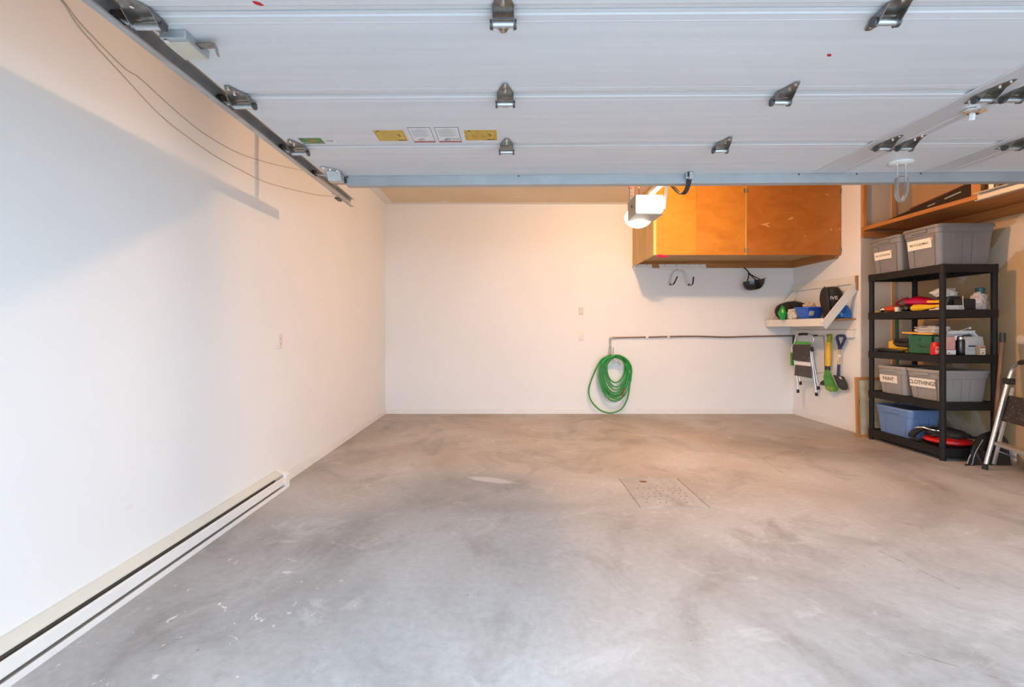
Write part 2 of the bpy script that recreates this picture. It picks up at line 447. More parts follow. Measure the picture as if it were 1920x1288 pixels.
tr = MB()
for x in (4.47,): tr.box(x, x+.045, YA-.03, YA-.012, 0, ZC)
struct('trim_1', tr, M_TAN, 'bare strip running up the alcove end wall')

# ceiling lamp that lights the back of the garage
t = thing('ceiling_lamp', 'bare bulb holder on the ceiling above the raised door', 'lamp', (LAMP_POS[0], LAMP_POS[1], ZC))
MB(False).lathe([(.062, 0), (.062, -.02), (.035, -.05), (.03, -.075), (.02, -.08)]).build('lamp_holder', M_WHITEPL, t, 30)
lamp('bulb_light', (0, 0, LAMP_POS[2]-ZC), LAMP_POWER, WARM, .05, t)

# ------------------------------------------------------------------ raised garage door
TH = math.radians(-.35)
door = thing('garage_door', 'white sectional garage door raised flat overhead on its tracks', 'garage door', (1.21, 1.985, 2.2494), (0, TH, 0))
DL, DR = -2.41, 2.41                       # local x range (world -1.20 .. 3.62)
SE = [.925, 1.461, 1.985, 2.53, 3.045]
for a, b in zip(SE, SE[1:]):
    a -= 1.985; b -= 1.985; g = .0025
    m = MB(False)
    prof = [(a+g, .003), (a+.016, .003), (a+.022, 0), (a+.050, 0), (a+.052, -.0008), (a+.055, -.0008), (a+.057, 0),
            (b-.057, 0), (b-.055, -.0008), (b-.052, -.0008), (b-.050, 0), (b-.03, 0), (b-.022, .003), (b-g, .005), (b-g, .042), (a+g, .042)]
    m.prism([(DL, y, z) for y, z in prof], (DR-DL, 0, 0))
    m.build('door_section', M_DOOR, door)
def LX(X): return X-1.21
def LY(Y): return Y-1.985
for x0, x1 in ((1.985, 2.20), (2.69, 2.90)):
    m = MB(False)
    xa, xb, ya, yb = LX(x0), LX(x1), LY(.94), LY(3.00)
    pr = [(xa, -.0035), (xa+.006, -.006), (xa+.05, -.006), (xa+.056, -.0035), (xb-.056, -.0035), (xb-.05, -.006), (xb-.006, -.006), (xb, -.0035), (xb, 0), (xa, 0)]
    m.prism([(x, ya, z) for x, z in pr], (0, yb-ya, 0))
    m.build('stile', M_STILE, door)
# strut along the top edge
m = MB(False)
ya = LY(3.018)
pr = [(ya, 0), (ya, -.063), (ya+.055, -.063), (ya+.055, -.058), (ya+.006, -.058), (ya+.006, -.006), (ya+.06, -.006), (ya+.06, 0)]
m.prism([(LX(-1.07), y, z) for y, z in pr], (LX(3.58)-LX(-1.07), 0, 0))
m.build('strut', M_STRUT, door)
m = MB(False)
m.box(LX(-1.17), LX(-1.065), ya-.004, ya+.03, -.048, -.006); m.build('strut_end', M_ZINC, door)
for X in (-1.062, 0.06, 1.9, 2.28, 2.7):
    MB(False).lathe([(.006, -.004), (.006, 0)], M=Matrix.Translation((LX(X), ya-.002, -.008)) @ Matrix.Rotation(PI/2, 4, 'X'), seg=8).build('screw', M_DARKSTEEL, door)
# hinges
def hinge(X, Y, wide=1.0, roller=None):
    x, y = LX(X), LY(Y); W = .036*wide
    m = MB(False); z = -.0065
    m.prism([(x-.008, y-.105, z), (x+.008, y-.105, z), (x+W, y-.03, z), (x+W, y+.02, z), (x-W, y+.02, z), (x-W, y-.03, z)], (0, 0, .003))
    m.prism([(x-W, y+.03, z), (x+W, y+.03, z), (x+W*.9, y+.045, z), (x+.008, y+.10, z), (x-.008, y+.10, z), (x-W*.9, y+.045, z)], (0, 0, .003))
    for sx in (-1, 1):
        m.prism([(x+sx*W, y-.035, z), (x+sx*W, y+.05, z), (x+sx*W, y+.036, z-.034), (x+sx*W, y+.008, z-.034)], (-sx*.003, 0, 0))
    h = m.build('hinge', M_ZINC, door, bevel=.001)
    p = MB(False).cyl((x-W-.004, y+.022, z-.022), (x+W+.004, y+.022, z-.022), .0105, seg=12)
    p.build('hinge_pin', M_GALV, h, 40)
    e = MB(False)
    for sx in (-1, 1): e.cyl((x+sx*(W-.001), y+.022, z-.022), (x+sx*(W+.007), y+.022, z-.022), .015, seg=12)
    e.build('hinge_knuckle', M_DARKSTEEL, h, 40)
    for yy in (-.088, -.045, .082):
        MB(False).cyl((x, y+yy, z-.006), (x, y+yy, z), .0065, seg=6).build('bolt', M_CHROME, h)
    if roller:
        rx = LX(roller)
        r = MB(False).cyl((rx-.002, y+.02, z-.008+.012), (x-W, y+.02, z-.02), .0055, seg=8); r.build('roller_shaft', M_GALV, h, 40)
        r = MB(False).cyl((rx-.009, y+.02, .002), (rx+.012, y+.02, .002), .0215, seg=18); r.build('roller', M_BLACK, h, 40)
for Y, X in ((1.463, -.02), (1.99, -.018), (2.535, -.015)): hinge(X, Y)
for Y, X in ((1.463, 1.215), (1.99, 1.186), (2.535, 1.172)): hinge(X, Y)
for Y in (1.463, 1.98, 2.52):
    for X in (2.065, 2.185, 2.775, 2.86): hinge(X, Y)
for Y in (1.463, 1.995, 2.535): hinge(-1.165, Y, 1.25, -1.262)
# top corner roller bracket
m = MB(False); x = LX(-1.125); y = LY(2.93)
m.prism([(x-.05, y-.09, -.006), (x-.03, y-.10, -.006), (x+.05, y-.03, -.006), (x+.055, y+.04, -.006), (x-.06, y+.04, -.006)], (0, 0, .003))
m.prism([(x-.035, y-.02, -.006), (x-.035, y+.06, -.006), (x-.035, y+.065, -.056), (x-.035, y+.015, -.056)], (.085, 0, 0))
tb = m.build('corner_bracket', M_GALV, door, bevel=.002)
for dx, dy in ((-.03, -.075), (.0, -.045), (.035, -.02)):
    MB(False).cyl((x+dx, y+dy, -.013), (x+dx, y+dy, -.006), .007, seg=6).build('bolt', M_CHROME, tb)
rx = LX(-1.262)
MB(False).cyl((rx, y+.04, .0), (x-.03, y+.04, -.02), .0055, seg=8).build('roller_shaft', M_GALV, tb, 40)
MB(False).cyl((rx-.009, y+.04, .002), (rx+.012, y+.04, .002), .0215, seg=18).build('roller', M_BLACK, tb, 40)
# slide lock near the left edge
m = MB(False)
m.box(LX(-1.175), LX(-1.085), LY(1.54), LY(1.665), -.030, 0); lk = m.build('slide_lock', M_STRUT, door, bevel=.004)
m = MB(False); m.box(LX(-1.172), LX(-1.088), LY(1.56), LY(1.662), -.034, -.029); m.build('lock_cover', plain('cream steel', (.62, .60, .50), .45, .3), lk, bevel=.002)
m = MB(False)
m.bar([(LX(-1.10), LY(1.605), -.018), (LX(-1.035), LY(1.60), -.018), (LX(-1.022), LY(1.60), -.020), (LX(-1.018), LY(1.605), -.05)], .03, .005, up=(0, 0, 1)); m.build('lock_bar', M_ZINC, lk)
m = MB(False).cyl((LX(-1.155), LY(1.55), -.036), (LX(-1.155), LY(1.55), -.028), .009, seg=8); m.build('bolt', M_CHROME, lk)
# round latch on the wide stile
m = MB(False)
M0 = Matrix.Translation((LX(2.165), LY(2.14), -.006)) @ Matrix.Scale(1.7, 4, (1, 0, 0))
m.lathe([(.031, 0), (.031, -.008), (.02, -.016), (.012, -.018)], M=M0); lt = m.build('latch', M_CHROME, door, 40)
MB(False).cyl((LX(2.165), LY(2.15), -.022), (LX(2.165), LY(2.155), -.048), .012, seg=6).build('latch_bolt', M_WHITEPL, lt)
# lift handle hanging from the top section
X, Y = 2.405, 2.82; x, y = LX(X), LY(Y)
m = MB(False).lathe([(.05, 0), (.05, -.008), (.042, -.014)], M=Matrix.Translation((x, y, 0)) @ Matrix.Scale(1.35, 4, (1, 0, 0))); hd = m.build('lift_handle', M_WHITEPL, door, 40)
m = MB(False)
for s in (-1, 1): m.cyl((x+s*.026, y, -.008), (x+s*.026, y, -.125), .006, seg=10)
m.cyl((x-.03, y, -.088), (x+.03, y, -.088), .005, seg=8)
m.build('handle_rod', M_CHROME, hd, 40)
m = MB(False)
m.bar(spline([(x-.029, y, -.10), (x-.036, y-.004, -.17), (x-.034, y-.006, -.215), (x-.012, y-.008, -.245), (x+.01, y-.006, -.222), (x+.026, y-.002, -.17), (x+.03, y, -.10)], 6), .022, .010, up=(1, 0, 0))
m.build('pull_loop', plain('worn grey strap', (.34, .31, .29), .45, .4), hd, 40)
# bracket that joins the opener arm
X = 1.175
m = MB(False); m.box(LX(X-.028), LX(X+.028), LY(2.985), LY(3.02), -.04, 0); m.box(LX(X-.012), LX(X+.012), LY(2.965), LY(2.99), -.048, -.002)
m.build('arm_bracket', M_GALV, door, bevel=.003)
# paper labels stuck to the door
M_YLAB = plain('yellow warning paper', (.62, .40, .09), .6, var=.12, scale=25)
M_WLAB = plain('white warning paper', (.70, .70, .70), .6, var=.02)
M_GPRINT = plain('grey print', (.36, .36, .37), .7); M_RPRINT = plain('red print', (.40, .12, .13), .7)
M_GLAB = plain('green printed paper', (.10, .22, .08), .6, var=.5, scale=40)
def sticker(x0, x1, y0, y1, m0, draw, lab):
    m = MB(False); X0, X1, Y0, Y1 = LX(x0), LX(x1), LY(y0), LY(y1)
    m.box(X0, X1, Y0, Y1, -.0008, 0)
    o = m.build('warning_label', m0, door); tag(o, lab)
    p = MB(False)
    def r(a, b, c, d, mi=0):
        p.mi = mi; p.box(X0+(X1-X0)*a, X0+(X1-X0)*b, Y0+(Y1-Y0)*c, Y0+(Y1-Y0)*d, -.0013, -.0007)
    draw(r, p); p.build('print', [M_GPRINT, M_RPRINT, M_INK, M_WLAB, plain('ochre print', (.42, .25, .05), .6)], o)
def yl(r, p):
    for k in range(6): r(.2, .62+.1*(k % 2), .24+k*.09, .255+k*.09, 4)
    r(.05, .95, .10, .125, 4); r(.05, .95, .87, .89, 4); r(.05, .065, .1, .88, 4); r(.935, .95, .1, .88, 4)
    r(.12, .2, .03, .09, 2); r(.72, .80, .38, .43, 2); r(.78, .81, .43, .6, 2); r(.68, .93, .90, .95, 2)
def wl(two):
    def d(r, p):
        r(0, 1, 0, .02, 2); r(0, .014, 0, 1, 2); r(.986, 1, 0, 1, 2); r(0, 1, .9, 1, 1)
        for k in range(10): r(.1 if k else .35, .72+.16*((k*7) % 3)/2 if k else .6, .10+k*.052, .115+k*.052, 0)
        for a, b, c, e in ((.22, .36, .80, .83), (.34, .40, .74, .79), (.4, .5, .72, .75), (.48, .56, .76, .80), (.3, .5, .84, .86)): r(a, b, c, e, 1 if not two else 2)
        if two:
            for k in range(4): r(.62+k*.08, .67+k*.08, .72, .82, 0)
    return d
sticker(-.695, -.54, 2.33, 2.463, M_YLAB, yl, 'leftmost pale yellow warning label')
sticker(-.512, -.398, 2.30, 2.484, M_WLAB, wl(False), 'white printed notice with a red foot strip, left one')
sticker(-.377, -.257, 2.30, 2.484, M_WLAB, wl(True), 'white printed notice with a red foot strip, right one')
sticker(-.232, -.065, 2.335, 2.46, plain('ochre warning paper', (.58, .36, .06), .6, var=.2, scale=25), yl, 'darker yellow label nearest the middle hinge')
def gl(r, p):
    r(.62, 1, 0, 1, 3); r(.68, .92, .35, .45, 0); r(.68, .9, .52, .6, 0); r(.25, .42, .25, .7, 4)
sticker(-1.115, -.92, 2.42, 2.492, M_GLAB, gl, 'small green and white label by the left hinge')
for X, Y, s in ((-.777, 1.422, .013), (1.19, 1.71, .010)):
    m = MB(False); m.prism([(LX(X)+s*a, LY(Y)+s*b, -.0009) for a, b in ((-1.1, -.7), (-.2, -.8), (.7, -.2), (1.1, .7), (.2, .8), (-.8, .2))], (0, 0, .0009))
    tag(m.build('red_sticker', M_RED, door), 'small red petal shaped sticker')

# ------------------------------------------------------------------ door tracks
def track(X, sgn, y_end, label, m_):
    """C channel opening towards the door; sgn = +1 when the door lies on +X"""
    t = thing('door_track', label, 'track', (X, y_end, 2.24), group='garage door tracks')
    hz = 2.2405 if sgn > 0 else 2.262
    path = [Vector((X, y_end, hz)), Vector((X, .95, hz))]
    path += [Vector((X, .95-.33*math.sin(a), hz-.33+.33*math.cos(a))) for a in [PI/2*k/8 for k in range(1, 9)]]
    path += [Vector((X, .62, .02))]
    W, H, th = .013, .031, .002
    # profile: a = sideways towards the door, b = up
    o = [(W+.008, H-.010), (W+.004, H), (-W, H), (-W, -H), (W, -H), (W+.002, -H+.005)]
    i = [(W, -H+.005), (W-th, -H+th), (-W+th, -H+th), (-W+th, H-th), (W+.003, H-th), (W+.006, H-.010)]
    prof = [(a*sgn, b) for a, b in o+i]
    mm = MB(); T0 = Vector((0, -1, 0))
    rings = []; up = Vector((0, 0, 1))
    n = len(path)
    for k in range(n):
        a = path[max(k-1, 0)]; b = path[min(k+1, n-1)]; T = (b-a).normalized()
        side = Vector((1, 0, 0)); u = T.cross(side); u = -u if u.z < 0 or (abs(u.z) < 1e-6 and u.y < 0) else u
        rings.append([path[k]+side*p+u*q for p, q in prof])
    mm.loft(rings); mm.build('channel', m_, t)
    return t
tl = track(-1.262, 1, 3.69, 'left galvanised roller track holding the raised door', plain('track steel', (.44, .45, .46), .4, .7, var=.15, scale=10))
trk = track(3.655, -1, 3.60, 'right roller track crossing in front of the overhead wooden shelf', plain('pale track steel', (.50, .46, .41), .45, .4, var=.06))
def perforated(name, x, y, z0, z1, wid, parent, m_, face='y'):
    mm = MB(); th = .003
    n = int((z1-z0)/.03)
    # two edge strips with cross webs: real holes between
    mm.box(x-wid/2, x-wid*.18, y, y+th, z0, z1); mm.box(x+wid*.18, x+wid/2, y, y+th, z0, z1)
    for k in range(n+1):
        zz = z0+(z1-z0)*k/n; mm.box(x-wid*.18, x+wid*.18, y, y+th, zz-.009 if k else zz, zz+.009 if k < n else zz)
    mm.box(x-wid/2, x-wid/2+th, y, y+wid, z0, z1)
    return mm.build(name, m_, parent)
perforated('hanger_strap', -1.295, 3.40, 2.23, 3.035, .035, tl, M_GALV)
perforated('hanger_strap', 3.70, 3.49, 2.24, 3.035, .04, trk, M_GALV)
m = MB(); m.box(-1.30, -1.274, 3.42, 3.50, 2.200, 2.212); m.build('track_clip', M_DARKSTEEL, tl)
for y in (1.2, 2.2, 3.1):
    MB().cyl((-1.28, y, 2.2405), (-1.274, y, 2.2405), .008, seg=8).build('bolt', M_DARKSTEEL, tl)

# ------------------------------------------------------------------ opener
OX0, OX1, OY0, OY1, OZ0, OZ1 = 1.027, 1.254, 3.75, 4.0, 2.167, 2.326
op = thing('garage_door_opener', 'ceiling hung door opener with glowing white lens in front of the orange cabinet', 'door opener', (1.14, 3.87, OZ0))
b = MB()
b.loft([rrect(OX0, OX1, OY0, OY1, OZ0, .013), rrect(OX0, OX1, OY0, OY1, OZ1, .013)])
b.build('housing', M_HOUSING, op, 40)
lens = MB()
prof = [(OY0+.002, OZ0+.013), (OY0-.010, OZ0+.013), (OY0-.018, OZ0+.02), (OY0-.021, OZ0+.033), (OY0-.021, OZ1-.02), (OY0-.016, OZ1-.008), (OY0+.002, OZ1-.004)]
lens.prism([(OX0+.006, y, z) for y, z in prof], (OX1-OX0-.012, 0, 0)); ln = lens.build('light_lens', M_BULB, op, 50, bevel=.004)
tag(ln, 'glowing white front lens')
v = MB()
for k in range(8): v.box(1.135+k*.012, 1.141+k*.012, OY0-.0225, OY0-.019, OZ0+.028, OZ0+.031)
v.build('vent_slot', M_HOUSING, ln)
lens = MB(); rg = []
for k in range(9):
    u = k/8; q = math.sin(PI*(.18+.62*u))
    rg.append([Vector((1.14+.118*math.cos(2*PI*a/24)*(.75+.25*q), OY1-.004+.13*u, OZ0+.070+.095*math.sin(2*PI*a/24)*(.62+.38*q)-.02*q)) for a in range(24)])
lens.loft(rg); tag(lens.build('light_lens', M_BULB, op, 60), 'glowing rounded rear lens')
m = MB(); m.bar([(1.155, 3.95, 2.342), (1.20, .55, 2.335)], .045, .026); m.build('rail', plain('cream rail', (.70, .62, .50), .4, .3), op)
m = MB(); m.bar([(1.185, 3.80, 2.362), (1.225, .7, 2.356)], .010, .008); m.build('drive_belt', M_DARKSTEEL, op)
m = MB(); m.box(1.135, 1.205, 3.46, 3.56, 2.33, 2.372); m.build('trolley', M_WHITEPL, op, bevel=.006)
A = [at(1296, 316, 2.97), at(1294, 330, 2.985), at(1290, 348, 3.03), at(1284, 361, 3.08), at(1276, 363, 3.14), at(1262, 350, 3.26), Vector((1.18, 3.36, 2.31)), Vector((1.175, 3.50, 2.35))]
m = MB(); m.bar(spline(A, 6), .03, .006, up=(0, -1, .3)); m.build('door_arm', plain('dark arm steel', (.045, .033, .028), .8, 0), op)
perforated('hanger_strap', 1.052, 3.95, 2.27, 3.035, .04, op, plain('white perforated steel', (.75, .73, .70), .4, .3))
m = MB(); m.bar([(1.046, 3.945, 2.30), (1.037, 3.89, 2.275), (1.024, 3.84, 2.25)], .018, .012); m.build('mount_bracket', M_DARKSTEEL, op)
RW = plain('thin red wire', (.55, .03, .02), .4)
m = MB(); m.tube(spline([at(1188, 351, 3.85), at(1195, 350.5, 3.85), at(1198, 353, 3.85), at(1199, 362, 3.85), at(1198.5, 367, 3.85)], 6), .003, 6); tag(m.build('wire', RW, op, 60), 'thin red wire')
m = MB(); m.tube(spline([at(1186, 352, 3.93), at(1179, 351, 3.93), at(1177, 344, 3.93), at(1180, 330, 3.93)], 5), .0028, 6); tag(m.build('wire', RW, op, 60), 'thin red wire')
m = MB(); m.bar([at(1245, 392, 3.76), at(1248, 365, 3.74), at(1252, 340, 3.68), Vector((1.28, 3.66, 2.50))], .021, .004, up=(0, -1, 0)); m.build('side_strap', plain('white strap steel', (.8, .78, .72), .4, .2), op)

# ------------------------------------------------------------------ wires on left wall
def wallpt(px, py, off=.004):
    X = XL+off; Y = FPX*X/(px-VX); return at(px, py, Y)
t = thing('sensor_wire', 'two thin loose wires strung along the upper left wall', 'wire', (XL, 3, 2.4))
for pts in ([(60, -48), (115, 0), (150, 52), (225, 135), (300, 215), (350, 255), (400, 290), (450, 318), (500, 342), (560, 358), (600, 366), (640, 369)],
            [(62, -50), (117, 0), (155, 48), (232, 126), (262, 146), (310, 190), (350, 225), (390, 255), (450, 288), (510, 307), (570, 320), (600, 326)]):
    m = MB(); m.tube(spline([wallpt(*p) for p in pts], 5), .0016, 6)
    m.build('wire_strand', plain('grey brown wire', (.40, .33, .27), .6), t, 60)

# ------------------------------------------------------------------ electric baseboard heater on left wall
t = thing('baseboard_heater', 'long white electric baseboard heater along the foot of the left wall', 'heater', (XL, 2.0, 0))
y0, y1 = .50, 3.53
m = MB(); m.prism([(XL+a, y0, z) for a, z in ((0, .02), (0, .142), (.012, .142), (.058, .122), (.058, .112), (.054, .112), (.054, .118), (.01, .136), (.006, .136), (.006, .02))], (0, y1-y0, 0))
m.build('top_hood', plain('cream heater enamel', (.72, .70, .62), .4, var=.03), t)
m = MB(); m.prism([(XL+a, y0, z) for a, z in ((.07, .036), (.078, .044), (.078, .092), (.07, .097), (.066, .097), (.072, .09), (.072, .046), (.066, .036))], (0, y1-y0, 0))
m.build('front_panel', M_TRIM, t)
m = MB(); m.prism([(XL+a, y0, z) for a, z in ((.0, .0), (.082, .0), (.082, .028), (.078, .028), (.078, .006), (0, .006))], (0, y1-y0, 0)); m.build('base_lip', M_TRIM, t)
m = MB(); m.box(XL+.008, XL+.05, y0+.03, y1-.03, .03, .108); m.build('heating_element', plain('heater fins', (.12, .105, .09), .6, .4, var=.4, stretch=(1, 60, 1)), t)
m = MB(); m.prism([(XL+a, y1, z) for a, z in ((0, 0), (.082, 0), (.082, .1), (.062, .124), (.012, .146), (0, .146))], (0, .07, 0)); m.build('end_cap', M_TRIM, t, bevel=.003)
m = MB(); m.cyl((XL+.06, y1-.12, .104), (XL+.06, y1-.005, .104), .008, seg=10); m.build('fitting', M_GALV, t, 40)

# ------------------------------------------------------------------ switch and outlet plates
def plate(name, label, cat, origin, nx, kind):
    t = thing(name, label, cat, origin)
    xd = Vector((-nx[1], nx[0], 0)); M = frame_m(origin, xd, (0, 0, 1)) @ Matrix.Identity(4)
    b = MB(); b.loft([[M @ p for p in rrect(-.036, .036, -.058, .058, 0, .006)], [M @ p for p in rrect(-.036, .036, -.058, .058, .004, .006)], [M @ p for p in rrect(-.032, .032, -.054, .054, .007, .005)]])
    b.build('plate', plain('ivory plate', (.76, .73, .66), .35, var=.02), t, 40)
    if kind == 'blank':
        for z in (.02, -.02):
            s = MB(); s.lathe([(.004, .006), (.004, .009)], M=M @ Matrix.Translation((0, z, 0)), seg=10); s.build('screw', M_DARKSTEEL, t)
    if kind == 'outlet':
        for z in (.021, -.021):
            s = MB(); s.lathe([(.016, .006), (.016, .0085)], M=M @ Matrix.Translation((0, z, 0))); so = s.build('socket', M_WHITEPL, t, 40)
            s = MB()
            for x in (-.006, .006): s.box(x-.0012, x+.0012, z-.001, z+.008, .008, .0092, M)
            s.box(-.003, .003, z-.009, z-.005, .008, .0092, M); s.build('slot', M_DARKSTEEL, so)
    if kind == 'button':
        s = MB(); s.loft([[M @ p for p in rrect(-.028, .028, -.048, .048, .006, .004)], [M @ p for p in rrect(-.026, .026, -.046, .046, .016, .004)]]); s.build('button', plain('tan plate', (.66, .60, .52), .4), t, 40)
p = wallpt(524, 640, 0); plate('blank_plate', 'ivory cover plate with two screws on the left wall', 'wall plate', (XL, p.y, p.z), (1, 0), 'blank')
p = at(1089.5, 583, YB); plate('wall_button', 'tan square wall button above the outlet on back wall', 'wall button', (p.x, YB, p.z), (0, -1), 'button')
p = at(1089.5, 631, YB); plate('wall_outlet', 'ivory double outlet low on the back wall', 'outlet', (p.x, YB, p.z), (0, -1), 'outlet')

# ------------------------------------------------------------------ copper pipe, tap, hanger, hose
t = thing('water_pipe', 'copper water pipe running along the back wall to a tap', 'pipe', (1.47, YB-.03, .9))
yp = YB-.028
P = [at(1148, 633, yp), at(1215, 632, yp), at(1300, 630.5, yp), at(1360, 632, yp), at(1420, 630.5, yp), Vector((4.10, yp, 1.133))]
m = MB(); m.tube(spline(P, 4), .0105, 10); m.build('pipe', M_COPPER, t, 60)
pc = at(1144.5, 633, yp)
m = MB(); m.tube(spline([pc+Vector((.06, 0, 0)), pc+Vector((.02, 0, .001)), pc+Vector((0, 0, -.015)), pc+Vector((0, 0, -.06))], 5), .0135, 10); m.build('elbow', M_BRASS, t, 60)
m = MB(); m.cyl(pc+Vector((0, 0, -.05)), pc+Vector((0, 0, -.14)), .0105); m.cyl(pc+Vector((0, 0, -.13)), pc+Vector((0, 0, -.20)), .016); m.cyl(pc+Vector((0, -.01, -.20)), pc+Vector((0, -.02, -.25)), .012); m.cyl(pc+Vector((0, -.04, -.165)), pc+Vector((0, .01, -.165)), .008); vb = m.build('tap', M_BRASS, t, 40)
m = MB(); m.box(pc.x-.024, pc.x-.016, yp-.045, yp-.03, pc.z-.24, pc.z-.13); m.build('tap_lever', M_ZINC, vb, bevel=.002)
m = MB(); m.cyl(pc+Vector((.043, 0, -.14)), pc+Vector((.043, 0, -.25)), .004, seg=8); m.build('drain_stem', M_GALV, t, 40)
for px in (1213, 1253):
    q = at(px, 632, yp); m = MB(); m.box(q.x-.02, q.x+.02, yp-.013, YB-.001, q.z-.014, q.z+.014); m.build('pipe_clip', M_WHITEPL, t, bevel=.003)
hc = at(1150, 692, YB)
t = thing('hose_hanger', 'white arched hose hanger screwed to the back wall', 'hose hanger', (hc.x, YB, hc.z))
m = MB(); arc = [(hc.x+.115*math.cos(a), hc.z+.115*math.sin(a)*1.0) for a in [PI*k/16 for k in range(17)]]
arc_o = [(hc.x+.135*math.cos(a), hc.z+.04+.125*math.sin(a)) for a in [PI*k/16 for k in range(17)]]
m.prism([(x, YB-.006, z) for x, z in arc_o]+[(x, YB-.006, z) for x, z in reversed(arc)], (0, .006, 0)); m.build('back_plate', M_WHITEPL, t)
m = MB(); m.prism([(x, YB-.14, z) for x, z in [(hc.x+.112*math.cos(a), hc.z+.03+.105*math.sin(a)) for a in [PI*(.1+.8*k/12) for k in range(13)]]+[(hc.x+.105*math.cos(a), hc.z+.03+.098*math.sin(a)) for a in [PI*(.9-.8*k/12) for k in range(13)]]], (0, .135, 0)); m.build('saddle', M_WHITEPL, t, 40)
m = MB(); m.cyl((hc.x+.01, YB-.012, hc.z+.12), (hc.x+.01, YB-.004, hc.z+.12), .01, seg=8); m.build('screw', M_DARKSTEEL, t)
hose = []
ztop = at(0, 668, YB).z
# (centre shift, half width, lowest z, depth)
loops = [(.03, .13, 711, .05), (.035, .14, 722, .08), (.03, .15, 727, .11), (.025, .165, 733, .06), (.015, .185, 738, .09), (.01, .20, 740, .12), (0, .215, 741, .06), (.01, .225, 746, .10), (.01, .235, 754, .13), (.01, .225, 738, .11)]
cx = 1.50
def hpt(k, a):
    i = int(k) % len(loops); j = min(i+1, len(loops)-1); u = a/(2*PI)
    s0, w0, b0, d0 = loops[i]; s1, w1, b1, d1 = loops[j]
    s, w_, b_, d_ = s0+(s1-s0)*u, w0+(w1-w0)*u, b0+(b1-b0)*u, d0+(d1-d0)*u
    zb = at(0, b_, YB).z; zt = ztop+(.018*(i % 3)-.012); zm = zt-w_*.95
    x = cx+s+w_*math.sin(a)
    z = zm+(zt-zm)*math.cos(a) if math.cos(a) > 0 else zm+(zm-zb)*math.cos(a)
    return Vector((x, YB-d_, z))
pts = []
for k in range(len(loops)-1):
    for q in range(20): pts.append(hpt(k, 2*PI*q/20))
pts.append(hpt(len(loops)-1, 0))
tail = [pts[-1]]
for px, py, d in ((1163, 671, .12), (1176, 690, .11), (1181, 708, .11), (1180, 728, .11), (1176, 748, .10), (1166, 766, .09), (1153, 773, .085), (1140, 774, .085), (1124, 768, .08), (1109, 752, .07), (1104, 735, .06), (1107, 718, .06), (1113, 702, .07), (1119, 688, .09), (1127, 675, .10), (1138, 668, .11), (1147, 665.5, .12)):
    tail.append(at(px, py, YB-d))
pts += spline(tail, 5)
for q in pts:
    if q.z < .014: q.z = .014
t = thing('garden_hose', 'coiled green garden hose hanging on the back wall', 'hose', (cx, YB-.09, 0))
m = MB(); m.tube(pts, .0105, 8); m.build('hose', M_HOSE, t, 60)
m = MB(); m.cyl(at(1171, 727, YB-.13), at(1167, 743, YB-.13), .011, seg=10); tag(m.build('hose_end', plain('red brown hose end', (.28, .08, .04), .5), t, 40), 'red brown hose end')

# ------------------------------------------------------------------ big orange cabinet
CX0, CX1, CYF, CZ0, CZ1 = 1.787, 4.116, 5.70, 2.149, 3.036
cab = thing('storage_cabinet', 'large orange plywood cabinet hung under the ceiling on the back wall', 'cabinet', (2.95, 6.2, 2.15))
m = MB(); m.box(CX0, CX0+.02, CYF+.02, YB-.002, CZ0-.006, CZ1); m.build('side_panel', M_SIDEPINE, cab)
m = MB(); m.box(CX0+.02, CX1, CYF+.02, YB-.002, 2.20, 2.218); m.build('bottom_panel', M_PLYUNDER, cab)
m = MB(); m.box(CX0, CX0+.035, CYF, CYF+.02, CZ0, CZ1); m.build('edge_strip', wood('pale edge strip', (.62, .40, .12), (.72, .5, .18), (.78, .56, .22), 'z', knots=False), cab)
m = MB(); m.box(CX0+.0352, 1.903, CYF, CYF+.02, CZ0, CZ1); m.build('face_stile', M_PLY[2], cab)
m = MB(); m.box(2.9215, 2.9435, CYF+.002, CYF+.02, CZ0, CZ1); m.build('center_stile', wood('pale center stile', (.5, .26, .06), (.6, .33, .09), (.66, .4, .12), 'z', knots=False), cab)
m = MB(); m.box(CX0+.02, CX1, CYF+.021, CYF+.04, CZ0+.02, 2.2); m.build('face_rail', M_PINE, cab)
for x0, x1, mm, hs in ((1.905, 2.319, M_PLY[2], None), (2.322, 2.920, M_PLY[0], 1), (2.9455, 3.522, M_PLY[1], 0), (3.5245, 4.112, M_PLY[1], 1)):
    d = MB(); d.box(x0, x1, CYF, CYF+.019, CZ0, CZ1-.004); do = d.build('door', mm, cab, bevel=.0015)
    if hs is not None:
        for z in (CZ0+.06, CZ1-.09):
            h = MB(); xx = x0+.004 if hs == 0 else x1-.004
            h.box(xx-.009, xx+.009, CYF-.004, CYF, z-.027, z+.027); h.cyl((xx, CYF-.006, z-.027), (xx, CYF-.006, z+.027), .005, seg=8)
            h.build('hinge', M_ZINC, do, bevel=.001)
m = MB(); m.box(CX0+.001, XR, YB-.042, YB, 2.115, 2.198); m.build('cleat', M_PINE, cab)
m = MB(); m.box(XR-.042, XR, CYF+.06, YB-.042, 2.115, 2.198); m.build('cleat', M_PINEY, cab)
c = at(1242, 480, CYF-.012)
t = thing('clip', 'small crimson clip on the lower left edge of the orange cabinet', 'clip', c)
m = MB(); m.box(c.x-.058, c.x-.004, CYF-.018, CYF-.0005, c.z-.016, c.z+.018); m.build('clip_jaw', M_MAGENTA, t, bevel=.004)
m = MB(); m.box(c.x-.004, c.x+.062, CYF-.014, CYF-.0005, c.z-.018, c.z+.008); m.build('clip_handle', M_MAGENTA, t, bevel=.004)

